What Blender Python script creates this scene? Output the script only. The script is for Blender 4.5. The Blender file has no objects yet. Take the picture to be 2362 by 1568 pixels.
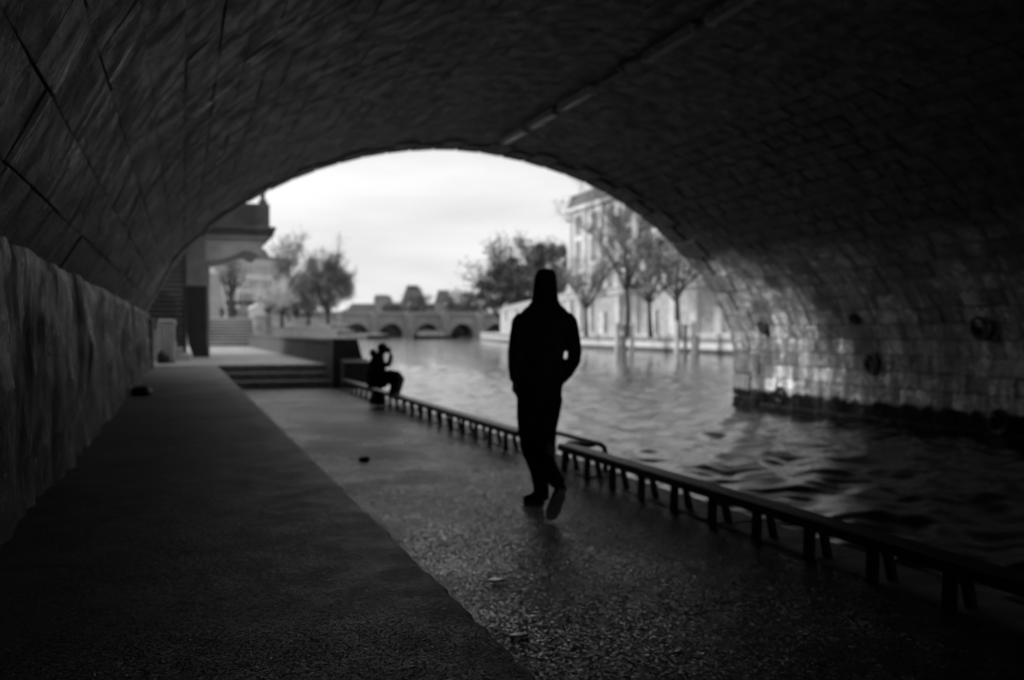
import bpy, bmesh, math, random
import numpy as np
from mathutils import Vector, Matrix, noise as mnoise
R = math.radians
random.seed(7)
scn = bpy.context.scene
C = scn.collection

# ------------------------------------------------------------------ camera
YAW, PIT, CAMZ = R(18.3), R(-0.47), 1.33
cam = bpy.data.cameras.new('camera'); camo = bpy.data.objects.new('camera', cam); C.objects.link(camo)
cam.sensor_width = 36; cam.lens = 35; cam.clip_start = 0.05; cam.clip_end = 8000
camo.location = (0, 0, CAMZ); camo.rotation_euler = (R(90) + PIT, 0, -YAW)
cam.dof.use_dof = True; cam.dof.focus_distance = 2.7; cam.dof.aperture_fstop = 2.3; cam.dof.aperture_blades = 9
scn.camera = camo

# ------------------------------------------------------------------ sky, sun, exposure
SUN_EL, SUN_AZ = R(25), R(-69)            # azimuth from +Y, clockwise
world = bpy.data.worlds.new('World'); scn.world = world; world.use_nodes = True
wt = world.node_tree; wt.nodes.clear()
def wn(t): return wt.nodes.new(t)
sky = wn('ShaderNodeTexSky'); sky.sky_type = 'NISHITA'; sky.sun_disc = False
sky.sun_elevation = SUN_EL; sky.sun_rotation = SUN_AZ % (2 * math.pi); sky.air_density = 1.0; sky.dust_density = 3.0
bw = wn('ShaderNodeRGBToBW'); wt.links.new(sky.outputs[0], bw.inputs[0])
tc = wn('ShaderNodeTexCoord')
mp = wn('ShaderNodeMapping'); mp.inputs['Scale'].default_value = (1, 1, 4.5); wt.links.new(tc.outputs['Generated'], mp.inputs[0])
cl = wn('ShaderNodeTexNoise'); cl.inputs['Scale'].default_value = 2.6; cl.inputs['Detail'].default_value = 5; cl.inputs['Roughness'].default_value = .5
wt.links.new(mp.outputs[0], cl.inputs['Vector'])
mr = wn('ShaderNodeMapRange'); mr.interpolation_type = 'SMOOTHSTEP'
for k, v in (('From Min', .36), ('From Max', .62), ('To Min', .83), ('To Max', 1.03)): mr.inputs[k].default_value = v
wt.links.new(cl.outputs['Fac'], mr.inputs['Value'])
# thin high cloud evens out the blue: mix the clear sky towards one pale level
flat = wn('ShaderNodeMath'); flat.operation = 'MULTIPLY_ADD'; flat.inputs[1].default_value = .12; flat.inputs[2].default_value = 6.6
wt.links.new(bw.outputs[0], flat.inputs[0])
mu = wn('ShaderNodeMath'); mu.operation = 'MULTIPLY'; wt.links.new(flat.outputs[0], mu.inputs[0]); wt.links.new(mr.outputs[0], mu.inputs[1])
bg = wn('ShaderNodeBackground'); bg.inputs['Strength'].default_value = .10; wt.links.new(mu.outputs[0], bg.inputs['Color'])
wo = wn('ShaderNodeOutputWorld'); wt.links.new(bg.outputs[0], wo.inputs[0])
sl = bpy.data.lights.new('sun', 'SUN'); sl.energy = 2.0; sl.angle = R(17); sl.color = (1, 1, 1)
so = bpy.data.objects.new('sun', sl); C.objects.link(so)
sd = Vector((math.sin(SUN_AZ) * math.cos(SUN_EL), math.cos(SUN_AZ) * math.cos(SUN_EL), math.sin(SUN_EL)))
so.location = sd * 60; so.rotation_euler = sd.to_track_quat('Z', 'Y').to_euler()
vs = scn.view_settings; vs.view_transform = 'Standard'; vs.look = 'None'; vs.exposure = 0.47; vs.gamma = 1; vs.use_curve_mapping = False
scn.cycles.use_denoising = True; scn.cycles.denoising_prefilter = 'ACCURATE'; scn.cycles.use_adaptive_sampling = False; scn.cycles.max_bounces = 8; scn.cycles.diffuse_bounces = 4; scn.cycles.glossy_bounces = 4
scn.cycles.sample_clamp_indirect = 4; scn.cycles.blur_glossy = .5; scn.cycles.volume_bounces = 0

# ------------------------------------------------------------------ helpers
ORI = {}
class MB:
    def __init__(s): s.v = []; s.f = []
    def add(s, vs, fs):
        n = len(s.v); s.v += [tuple(p) for p in vs]; s.f += [tuple(i + n for i in f) for f in fs]; return s
    def box(s, x0, x1, y0, y1, z0, z1):
        return s.add([(x0,y0,z0),(x1,y0,z0),(x1,y1,z0),(x0,y1,z0),(x0,y0,z1),(x1,y0,z1),(x1,y1,z1),(x0,y1,z1)],
                     [(0,3,2,1),(4,5,6,7),(0,1,5,4),(1,2,6,5),(2,3,7,6),(3,0,4,7)])
    def cbox(s, x0, x1, y0, y1, z0, z1, b=.01):     # box with chamfered edges
        bm = bmesh.new(); bmesh.ops.create_cube(bm, size=1)
        for v in bm.verts:
            v.co = Vector(((x0+x1)/2 + v.co.x*(x1-x0), (y0+y1)/2 + v.co.y*(y1-y0), (z0+z1)/2 + v.co.z*(z1-z0)))
        bmesh.ops.bevel(bm, geom=list(bm.edges), offset=b, segments=1, affect='EDGES', profile=.5)
        bm.verts.index_update()
        s.add([v.co for v in bm.verts], [[v.index for v in f.verts] for f in bm.faces]); bm.free(); return s
    def prism_y(s, poly, y0, y1):                   # polygon in XZ (ccw seen from -Y) pushed along Y
        n = len(poly)
        s.add([(x, y0, z) for x, z in poly] + [(x, y1, z) for x, z in poly],
              [tuple(range(n)), tuple(range(2*n-1, n-1, -1))] + [((i+1) % n, i, n+i, n+(i+1) % n) for i in range(n)]); return s
    def prism_z(s, poly, z0, z1):                   # polygon in XY (ccw from above)
        n = len(poly)
        s.add([(x, y, z0) for x, y in poly] + [(x, y, z1) for x, y in poly],
              [tuple(range(n-1, -1, -1)), tuple(range(n, 2*n))] + [(i, (i+1) % n, n+(i+1) % n, n+i) for i in range(n)]); return s
    def tube(s, pts, rad, seg=8, caps=True):        # round tube along a path; rad a number or one per point
        pts = [Vector(p) for p in pts]; n = len(pts)
        if not hasattr(rad, '__len__'): rad = [rad] * n
        base = len(s.v); up = None
        for i, p in enumerate(pts):
            t = (pts[min(i+1, n-1)] - pts[max(i-1, 0)]).normalized()
            if up is None: up = t.orthogonal().normalized()
            up = (up - t * up.dot(t)).normalized(); w = t.cross(up)
            r = rad[i]; ra, rb = r if hasattr(r, '__len__') else (r, r)
            for k in range(seg):
                a = 2 * math.pi * k / seg
                s.v.append(tuple(p + up * (ra * math.cos(a)) + w * (rb * math.sin(a))))
        for i in range(n - 1):
            for k in range(seg):
                a = base + i*seg + k; b = base + i*seg + (k+1) % seg
                s.f.append((a, b, b + seg, a + seg))
        if caps:
            s.f.append(tuple(base + k for k in range(seg-1, -1, -1))); s.f.append(tuple(base + (n-1)*seg + k for k in range(seg)))
        return s
    def rings(s, rs, caps=True):                    # rings of equal count joined
        base = len(s.v); m = len(rs[0])
        for r in rs: s.v += [tuple(p) for p in r]
        for i in range(len(rs)-1):
            for k in range(m):
                a = base+i*m+k; b = base+i*m+(k+1) % m
                s.f.append((a, b, b+m, a+m))
        if caps:
            s.f.append(tuple(base+k for k in range(m-1, -1, -1))); s.f.append(tuple(base+(len(rs)-1)*m+k for k in range(m)))
        return s
    def build(s, name, m, parent=None, smooth=False):
        o = Vector((0, 0, 0))
        if parent is not None: o = ORI[parent.name]
        me = bpy.data.meshes.new(name); me.from_pydata([tuple(Vector(v) - o) for v in s.v], [], s.f)
        me.materials.append(m); me.update()
        bm = bmesh.new(); bm.from_mesh(me); bmesh.ops.recalc_face_normals(bm, faces=bm.faces); bm.to_mesh(me); bm.free()
        if smooth: me.polygons.foreach_set('use_smooth', [True] * len(me.polygons))
        ob = bpy.data.objects.new(name, me); C.objects.link(ob)
        if parent is not None: ob.parent = parent
        ORI[ob.name] = o
        return ob
def tag(o, label=None, cat=None, group=None, kind=None):
    if label: o['label'] = label
    if cat: o['category'] = cat
    if group: o['group'] = group
    if kind: o['kind'] = kind
    return o
def thing(name, label, cat, loc, group=None):
    o = bpy.data.objects.new(name, None); C.objects.link(o); o.location = loc; o.empty_display_size = .2
    ORI[o.name] = Vector(loc); return tag(o, label, cat, group)
def struct(o): o['kind'] = 'structure'; return o
def stuff(o): o['kind'] = 'stuff'; return o
def copy_tree(o, parent=None):
    c = o.copy(); C.objects.link(c)
    if parent is not None: c.parent = parent
    for ch in list(o.children): copy_tree(ch, c)
    return c
PF = 2361 * 35 / 36.0                       # a world point: image pixel direction at a given distance down the river
FW = Vector((math.sin(YAW)*math.cos(PIT), math.cos(YAW)*math.cos(PIT), math.sin(PIT))); RT = Vector((math.cos(YAW), -math.sin(YAW), 0)); UP = RT.cross(FW)
def at(px, py, Y):
    d = FW + RT * ((px - 1180.5) / PF) + UP * ((784 - py) / PF); return Vector((0, 0, CAMZ)) + d * (Y / d.y)
def atz(px, py, D):                         # same, by distance along the view
    return Vector((0, 0, CAMZ)) + (FW + RT * ((px - 1180.5) / PF) + UP * ((784 - py) / PF)) * D

# ------------------------------------------------------------------ materials (all neutral grey: the photograph is monochrome)
class NT:
    def __init__(s, name):
        s.m = bpy.data.materials.new(name); s.m.use_nodes = True; s.t = s.m.node_tree
        s.b = s.t.nodes['Principled BSDF']; s.pos = s.n('ShaderNodeNewGeometry').outputs['Position']
    def n(s, t): return s.t.nodes.new(t)
    def link(s, a, b):
        if isinstance(a, (int, float)): b.default_value = a
        else: s.t.links.new(a, b)
    def scale(s, v):
        m = s.n('ShaderNodeMapping'); m.inputs['Scale'].default_value = v; s.t.links.new(s.pos, m.inputs[0]); return m.outputs[0]
    def noise(s, sc, det=4, ro=.55, vec=None, dist=0):
        x = s.n('ShaderNodeTexNoise'); x.inputs['Scale'].default_value = sc; x.inputs['Detail'].default_value = det
        x.inputs['Roughness'].default_value = ro; x.inputs['Distortion'].default_value = dist
        s.t.links.new(vec if vec is not None else s.pos, x.inputs['Vector']); return x.outputs['Fac']
    def voro(s, sc, feat='F1', out='Distance', vec=None):
        x = s.n('ShaderNodeTexVoronoi'); x.feature = feat; x.inputs['Scale'].default_value = sc
        s.t.links.new(vec if vec is not None else s.pos, x.inputs['Vector']); return x.outputs[out]
    def mr(s, v, a, b, c, d, smooth=True):
        x = s.n('ShaderNodeMapRange'); x.interpolation_type = 'SMOOTHSTEP' if smooth else 'LINEAR'
        s.link(v, x.inputs['Value'])
        for k, q in (('From Min', a), ('From Max', b), ('To Min', c), ('To Max', d)): s.link(q, x.inputs[k])
        return x.outputs['Result']
    def math(s, op, a, b=0.0, c=0.0):
        x = s.n('ShaderNodeMath'); x.operation = op; s.link(a, x.inputs[0]); s.link(b, x.inputs[1]); s.link(c, x.inputs[2]); return x.outputs[0]
    def mul(s, *a):
        r = a[0]
        for q in a[1:]: r = s.math('MULTIPLY', r, q)
        return r
    def add(s, *a):
        r = a[0]
        for q in a[1:]: r = s.math('ADD', r, q)
        return r
    def xyz(s):
        x = s.n('ShaderNodeSeparateXYZ'); s.t.links.new(s.pos, x.inputs[0]); return x.outputs
    def rnd(s):
        a = s.n('ShaderNodeObjectInfo').outputs['Random']; g = s.n('ShaderNodeNewGeometry').outputs['Random Per Island']
        return s.math('FRACT', s.add(a, g))
    def bump(s, h, st, dist=.01, normal=None):
        x = s.n('ShaderNodeBump'); x.inputs['Strength'].default_value = st; x.inputs['Distance'].default_value = dist
        s.t.links.new(h, x.inputs['Height'])
        if normal is not None: s.t.links.new(normal, x.inputs['Normal'])
        return x.outputs[0]
    def glints(s, cellcol, k):                # every grain of the aggregate is tilted its own way
        sub = s.n('ShaderNodeVectorMath'); sub.operation = 'SUBTRACT'; s.t.links.new(cellcol, sub.inputs[0]); sub.inputs[1].default_value = (.5, .5, .5)
        sc = s.n('ShaderNodeVectorMath'); sc.operation = 'SCALE'; s.t.links.new(sub.outputs[0], sc.inputs[0]); s.link(k, sc.inputs['Scale'])
        ad = s.n('ShaderNodeVectorMath'); ad.operation = 'ADD'; s.t.links.new(sc.outputs[0], ad.inputs[0]); s.t.links.new(s.n('ShaderNodeNewGeometry').outputs['Normal'], ad.inputs[1])
        no = s.n('ShaderNodeVectorMath'); no.operation = 'NORMALIZE'; s.t.links.new(ad.outputs[0], no.inputs[0]); return no.outputs[0]
    def done(s, col, rough=.7, normal=None, spec=.5):
        cc = s.n('ShaderNodeCombineColor')
        for i in range(3): s.link(col, cc.inputs[i])
        s.t.links.new(cc.outputs[0], s.b.inputs['Base Color']); s.link(rough, s.b.inputs['Roughness'])
        s.link(spec, s.b.inputs['Specular IOR Level'])
        if normal is not None: s.t.links.new(normal, s.b.inputs['Normal'])
        return s.m
def plain(name, c, rough=.6, var=.25, sc=3, bump=.2, bsc=40, metal=0, spec=.5):
    t = NT(name); n = t.noise(sc, 5); col = t.mr(n, .3, .7, c*(1-var), c*(1+var))
    m = t.done(col, rough, t.bump(t.noise(bsc, 3), bump, .01), spec); t.b.inputs['Metallic'].default_value = metal; return m

def vault_mat(name, lo, hi):
    t = NT(name); x, y, z = t.xyz()
    n1 = t.noise(.9, 5, .6); n2 = t.noise(4.5, 5, .6); n3 = t.noise(28, 4, .65)
    tone = t.mr(t.rnd(), 0, 1, .55, 1.55, False)
    fl = t.mul(t.mr(t.noise(6.5, 7, .72, t.scale((.6, .75, 1.0)), .3), .52, .64, 0, 1), t.mr(n1, .4, .6, .35, 1))
    base = t.add(t.mul(t.mr(n1, .3, .7, lo, hi), t.mr(n2, .3, .7, .8, 1.2), t.mr(n3, .3, .7, .75, 1.25)), t.mul(fl, hi, 1.7))
    # far haunch: sooty stone, with vignette darkness painted into the colour
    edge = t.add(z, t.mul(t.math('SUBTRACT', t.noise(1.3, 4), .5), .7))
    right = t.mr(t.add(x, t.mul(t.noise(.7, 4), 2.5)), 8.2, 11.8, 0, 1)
    left = t.mr(t.add(x, t.mul(t.noise(.8, 4), 1.2)), 1.2, 4.2, 1, 0)  # springing by the path: light painted in as paler stone
    clean_lit = t.mul(t.mr(edge, 2.75, 3.2, 1, 0), right)  # cleaner ashlar, also brightened in colour for light off the water
    lower = t.mul(t.mr(edge, .6, 2.6, 1, 0), right)  # painted-in light, growing towards the water
    soot_shade = t.mul(t.mr(edge, 2.75, 3.2, 0, 1), right)
    k = t.add(1.0, t.mul(clean_lit, 2.3), t.mul(lower, 1.6), t.mul(left, .6), t.mul(soot_shade, -.72))
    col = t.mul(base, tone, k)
    # glints on wet drip runs, painted as pale colour along the curve
    wet_glint = t.mul(t.mr(t.noise(2.0, 6, .68, t.scale((.35, 3.4, .35)), .3), .57, .66, 0, 1), t.mr(n3, .38, .58, .1, 1), t.add(t.mul(left, .9), .12))
    col = t.add(col, t.mul(wet_glint, .55))
    run = t.mr(t.noise(2.2, 5, .6, t.scale((.2, 2.2, .22))), .42, .62, .55, 1.12)
    col = t.mul(col, t.add(t.mul(clean_lit, t.math('SUBTRACT', run, 1)), 1.0))
    # wet algae band above the water
    wl = t.add(z, t.mul(t.math('SUBTRACT', t.noise(2.3, 6, .65, t.scale((1, 1, .35))), .5), .45))
    wet = t.mul(t.mr(wl, -.12, .0, 1, 0), t.mr(x, 11, 12, 0, 1))
    col = t.mul(col, t.mr(wet, 0, 1, 1, .05))
    rough = t.math('SUBTRACT', t.mr(n2, .35, .65, .48, .7), t.mul(wet_glint, .25))
    b1 = t.bump(t.noise(4.5, 4, .6), .8, .16)
    b2 = t.bump(t.noise(16, 7, .72, t.scale((1, .8, 1))), 1.0, .06, b1)
    rough = t.add(rough, t.mul(wet, .4))
    return t.done(col, rough, b2, t.mr(wet, 0, 1, .6, .05))
def wall_mat():
    t = NT('stained_render'); x, y, z = t.xyz()
    st = t.math('MULTIPLY_ADD', t.noise(1.0, 7, .7, t.scale((3.2, 3.2, .6)), .4), .55, t.mul(t.noise(1.7, 8, .72, None, .5), .45)); n = t.noise(2.2, 5)
    col = t.mul(t.mr(st, .50, .61, .004, .055), t.mr(n, .3, .7, .6, 1.3))
    drip = t.mr(t.noise(1.0, 6, .6, t.scale((9, 9, .35))), .60, .70, 0, 1)
    col = t.add(col, t.mul(drip, t.mr(n, .4, .6, .1, 1), .22))
    low = t.mul(t.mr(t.add(z, t.mul(t.noise(3, 4), .22)), .60, .80, 1, 0), .11)
    col = t.add(col, low)
    b1 = t.bump(t.noise(1.0, 6, .65, t.scale((5, 5, 2.2))), 1.0, .22)
    b2 = t.bump(t.noise(1.0, 8, .75, t.scale((20, 20, 12))), 1.0, .09, b1)
    return t.done(col, t.mr(st, .45, .62, .26, .75), b2, .6)
def ledge_mat():
    t = NT('ledge_asphalt'); x, y, z = t.xyz()
    n = t.noise(.9, 6, .6); n2 = t.noise(6, 6, .6)
    worn = t.mr(t.add(y, t.mul(t.math('SUBTRACT', t.noise(1.6, 5), .5), 1.6)), 2.45, 3.05, 1, 0)     # aggregate laid bare near the old patch edge
    patch = t.mul(t.mr(t.noise(.7, 6, .65, t.scale((1, .8, 1))), .45, .53, .6, 1.35), t.mr(t.noise(2.8, 7, .7), .4, .6, .7, 1.3))
    col = t.mul(t.mr(n, .3, .7, .045, .078), t.mr(n2, .3, .7, .75, 1.25), patch, t.mr(worn, 0, 1, 1, .62))
    vcol = t.voro(210, out='Color'); sep = t.n('ShaderNodeSeparateXYZ'); t.t.links.new(vcol, sep.inputs[0])
    fleck = t.mul(t.mr(sep.outputs[0], .93, .97, 0, 1), t.mr(t.noise(4, 4), .45, .62, .15, 1), t.add(t.mul(worn, .8), .2))
    col = t.add(col, t.mul(fleck, .22))
    nrm = t.glints(vcol, t.add(t.mul(worn, .5), .30))
    h = t.noise(40, 6, .7)
    return t.done(col, t.mr(n2, .35, .65, .50, .60), t.bump(h, .4, .012, nrm), .4)
def path_mat():
    t = NT('path_asphalt'); x, y, z = t.xyz()
    n = t.noise(.8, 6, .6, t.scale((1, .7, 1))); n2 = t.noise(5, 5)
    strip = t.mr(t.add(x, t.mul(t.noise(1.5, 4), .25)), 1.25, 1.5, 1, 0)       # smooth mortar gutter along the ledge
    pud = t.mr(t.noise(.55, 6, .62, t.scale((.7, 2.4, 1))), .55, .60, 0, 1)
    col = t.mul(t.mr(n, .3, .7, .040, .085), t.mr(n2, .3, .7, .75, 1.2)); col = t.add(col, t.mul(strip, .03))
    col = t.mul(col, t.mr(pud, 0, 1, 1, .7))
    vcol = t.voro(100, out='Color'); sep = t.n('ShaderNodeSeparateXYZ'); t.t.links.new(vcol, sep.inputs[0]); bright = t.mul(t.mr(sep.outputs[2], .58, .66, 0, 1), t.mr(t.noise(.8, 6, .62, t.scale((1, .7, 1))), .40, .60, .35, 1))
    k = t.mul(t.mr(strip, 0, 1, .75, .2), t.mr(t.noise(1.1, 4, .6), .35, .6, .45, 1.15))
    nrm = t.glints(vcol, k)
    h = t.noise(30, 5, .65)
    return t.done(col, t.mr(strip, 0, 1, t.mr(bright, 0, 1, .52, .20), .62), t.bump(h, .25, .01, nrm), t.mr(bright, 0, 1, .35, .7))

M = {}
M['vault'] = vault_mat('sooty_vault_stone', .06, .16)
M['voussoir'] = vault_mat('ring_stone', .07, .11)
M['joint'] = plain('mortar_joint', .07, .9)
M['wall'] = wall_mat(); M['ledge'] = ledge_mat(); M['path'] = path_mat()
M['coping'] = plain('coping_stone', .38, .55, .35, 4, .5, 50)
M['platform'] = plain('platform_paving', .30, .6, .25, 2.5, .4, 60)
M['step'] = plain('step_stone', .14, .7, .3, 6, .4, 40)
M['parapet'] = plain('parapet_stone', .055, .75, .35, 2.5, .5, 25)
M['limestone'] = plain('limestone', .36, .8, .22, 1.5, .4, 30)
M['grey_stone'] = plain('grey_stone', .20, .8, .3, 1.5, .4, 30)
M['dark_stone'] = plain('dark_stone', .075, .8, .35, 1.5, .4, 30)
M['pale_stone'] = plain('pale_stone', .55, .8, .15, .8, .3, 20)
M['render'] = plain('pale_render', .72, .85, .12, .5, .2, 10)
M['slate'] = plain('slate', .10, .55, .3, 1, .3, 12)
M['glass'] = plain('window_glass', .25, .08, .3, 1, 0, 10)  # grey base colour stands in for reflection in the panes
M['iron'] = plain('dark_iron', .022, .45, .4, 8, .5, 60, .3)
M['paint'] = plain('black_rail_paint', .018, .42, .4, 9, .4, 70)
M['steel'] = plain('pale_metal', .7, .4, .15, 6, .2, 60, .2)
M['tube'] = plain('opal_tube', .88, .12, .05, 6, 0, 20)
M['housing'] = plain('lamp_housing', .8, .5, .3, 8, .3, 40)
M['shutter'] = plain('dark_shutter', .018, .6, .3, 3, .3, 30)
M['cloth'] = plain('dark_cloth', .045, .95, .3, 8, 1.0, 9, spec=.15)
M['denim'] = plain('dark_denim', .03, .95, .3, 9, .5, 120, spec=.15)
M['hair'] = plain('dark_hair', .028, .8, .3, 12, .5, 60, spec=.2)
M['skin'] = plain('skin', .20, .55, .1, 12, .1, 60)
M['sole'] = plain('shoe_sole', .35, .8, .2, 20, .4, 60)
M['bark'] = plain('bark', .055, .9, .35, 4, .7, 20)
M['twig'] = plain('twigs', .15, .9, .3, 1, 0, 20)
M['twig_pale'] = plain('pale_twigs', .5, .9, .25, 1, 0, 20)
M['leaf'] = plain('dark_leaves', .055, .6, .5, .6, 0, 20)
M['ground'] = plain('ground', .25, .9, .25, .3, .3, 8)
M['litter'] = plain('pale_litter', .75, .35, .15, 30, .3, 60, .8)
M['bag'] = plain('black_bag', .014, .55, .3, 12, .5, 40)
M['mass'] = plain('palace_stone', .20, .85, .2, .05, 0, 2)
M['old_bridge'] = plain('old_bridge_stone', .26, .85, .25, .1, .2, 2)
M['sticker'] = plain('white_paper', .7, .7, .1, 20, .1, 40)
# water
t = NT('river_water')
lw = t.n('ShaderNodeNewGeometry')
h = t.add(t.noise(2.3, 4, .55, t.scale((.8, 1.1, 1))), t.mul(t.noise(8, 5, .62, t.scale((.75, 1.2, 1))), .45))
M['water'] = t.done(.02, .035, t.bump(h, .16, .10), .5); t.b.inputs['IOR'].default_value = 1.5

# ------------------------------------------------------------------ the bridge vault over the path and the river
PROF = [(-.78,1.68),(-.62,1.95),(-.18,2.78),(.42,3.42),(1.03,3.91),(1.74,4.37),(2.46,4.72),(3.38,5.06),(4.33,5.30),(5.41,5.43),(6.31,5.43),(7.35,5.29),
        (8.41,5.04),(9.51,4.63),(10.64,3.97),(11.45,3.30),(12.28,2.43),(12.80,1.55),(12.97,.95),(12.99,.30),(12.96,-.44),(12.96,-1.3)]
def catmull(P, k=10):
    out = []
    P = [np.array(p, float) for p in P]; P = [2*P[0]-P[1]] + P + [2*P[-1]-P[-2]]
    for i in range(1, len(P)-2):
        for j in range(k):
            t = j/k; a, b, c, d = P[i-1:i+3]
            out.append(.5*((2*b)+(c-a)*t+(2*a-5*b+4*c-d)*t*t+(3*b-a-3*c+d)*t**3))
    out.append(P[-2]); return np.array(out)
curve = catmull(PROF); cum = np.concatenate([[0], np.cumsum(np.linalg.norm(np.diff(curve, axis=0), axis=1))])
NC = 62
arc = np.array([[np.interp(s, cum, curve[:, i]) for i in (0, 1)] for s in np.linspace(0, cum[-1], NC+1)])
CH = cum[-1]/NC
YB, YE = -34.0, 21.55           # back and far mouth
bridge = thing('stone_bridge', 'sooty stone bridge vault spanning the path and the river', 'bridge', (6, 10, 0))
mb = MB()
TOPZ = 7.0
for i in range(NC):
    (x0, z0), (x1, z1) = arc[i], arc[i+1]
    mb.add([(x0,YB,z0),(x1,YB,z1),(x1,YE,z1),(x0,YE,z0)], [(0,1,2,3)])
    for Yv in (YB, YE): mb.add([(x0,Yv,z0),(x1,Yv,z1),(x1,Yv,TOPZ),(x0,Yv,TOPZ)], [(0,1,2,3)])
mb.add([(arc[0][0],YB,TOPZ),(arc[-1][0],YB,TOPZ),(arc[-1][0],YE,TOPZ),(arc[0][0],YE,TOPZ)], [(0,1,2,3)])
mb.build('vault_core', M['joint'], bridge)
mb = MB().box(13.25, 17.5, YB, YE, -3, TOPZ); mb.build('pier_core', M['joint'], bridge)
mb = MB().box(-9, -.80, YB, YE, 1.66, TOPZ).box(-9, -.80, YB, YE, -1, 1.655); mb.build('abutment_core', M['joint'], bridge)
def block_geo(cx, ln, prot, rng, c=.014):
    """one dressed stone: cx across the course, ln along the vault, proud of the joint by prot; worn, slightly uneven face"""
    a, b = cx/2, ln/2
    j = lambda s: rng.uniform(-s, s)
    v = [(-a,-b,-.03),(a,-b,-.03),(a,b,-.03),(-a,b,-.03)]
    v += [(-a+j(.004),-b+j(.004),prot-c),(a+j(.004),-b+j(.004),prot-c),(a+j(.004),b+j(.004),prot-c),(-a+j(.004),b+j(.004),prot-c)]
    v += [(-a+c,-b+c,prot+j(.006)),(a-c,-b+c,prot+j(.006)),(a-c,b-c,prot+j(.006)),(-a+c,b-c,prot+j(.006))]
    v += [(j(.05),j(.1),prot+j(.008))]
    f = [(i, (i+1) % 4, 4+(i+1) % 4, 4+i) for i in range(4)] + [(4+i, 4+(i+1) % 4, 8+(i+1) % 4, 8+i) for i in range(4)] + [(8+i, 8+(i+1) % 4, 12) for i in range(4)]
    return v, f
rng = random.Random(3)
blocks = []                      # (score, matrix, length)
for i in range(NC):
    p0, p1 = arc[i], arc[i+1]; tx = (p1-p0)/np.linalg.norm(p1-p0)
    X = Vector((tx[0], 0, tx[1])); Yv = Vector((0, 1, 0)); Zv = X.cross(Yv)
    mid = Vector(((p0[0]+p1[0])/2, 0, (p0[1]+p1[1])/2))
    if Zv.dot(Vector((6, 0, 0)) - mid) < 0: Zv = -Zv; X = -X
    y = YE - .60
    while y > -8:
        ln = rng.uniform(.42, .86)
        if rng.random() < .15: ln *= 1.35
        c = mid + Vector((0, y - ln/2, 0))
        m = Matrix((X, Yv, Zv)).transposed().to_4x4(); m.translation = c + Zv * rng.uniform(-.003, .004)
        v = c - Vector((0, 0, CAMZ)); d = v.dot(FW); sc = 0
        if d > .3:
            u, w = v.dot(RT)/d, v.dot(UP)/d
            if abs(u) < .57 and abs(w) < .40: sc = abs(Zv.dot(v.normalized())) / v.length_squared * ln
        blocks.append((sc, m, ln)); y -= ln
blocks.sort(key=lambda q: -q[0])
VARI = []
for k in range(6):
    v, f = block_geo(CH-.004, .996, .018, random.Random(20+k), .006)
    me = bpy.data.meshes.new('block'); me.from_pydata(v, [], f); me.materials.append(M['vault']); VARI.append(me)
NB = 262
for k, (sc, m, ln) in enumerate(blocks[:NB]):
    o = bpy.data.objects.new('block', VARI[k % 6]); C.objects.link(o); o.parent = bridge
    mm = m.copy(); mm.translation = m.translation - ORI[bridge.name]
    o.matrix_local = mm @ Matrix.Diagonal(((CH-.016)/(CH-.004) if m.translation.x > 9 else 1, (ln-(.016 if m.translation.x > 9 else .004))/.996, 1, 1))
mb = MB()
for k, (sc, m, ln) in enumerate(blocks[NB:]):
    g = .018 if (m.translation.x > 9) else .004
    v, f = block_geo(CH-g, ln-g, .018, rng, .012 if g > .01 else .006)
    mb.add([m @ Vector(p) for p in v], f)
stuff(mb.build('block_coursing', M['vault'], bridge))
# the dressed ring of stones at the far mouth, long and short
NV = 36
varc = np.array([[np.interp(q, cum, curve[:, i]) for i in (0, 1)] for q in np.linspace(0, cum[-1], NV+1)]); VH = cum[-1]/NV
for i in range(NV):
    p0, p1 = varc[i], varc[i+1]; tx = (p1-p0)/np.linalg.norm(p1-p0)
    X = Vector((tx[0], 0, tx[1])); Yv = Vector((0, 1, 0)); Zv = X.cross(Yv); mid = Vector(((p0[0]+p1[0])/2, 0, (p0[1]+p1[1])/2))
    if Zv.dot(Vector((6, 0, 0)) - mid) < 0: Zv = -Zv; X = -X
    ln = (.62 if i % 2 else 1.02) + .12
    v, f = block_geo(VH-.034, ln-.012, .05, rng)
    v = [(p[0], p[1], p[2] if p[2] > 0 else -.5) for p in v]
    f = f + [(3, 2, 1, 0)]
    m = Matrix((X, Yv, Zv)).transposed().to_4x4(); m.translation = mid + Vector((0, YE + .12 - ln/2, 0)) + Zv * rng.uniform(-.004, .006)
    MB().add([m @ Vector(p) for p in v], f).build('voussoir', M['voussoir'], bridge)

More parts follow.
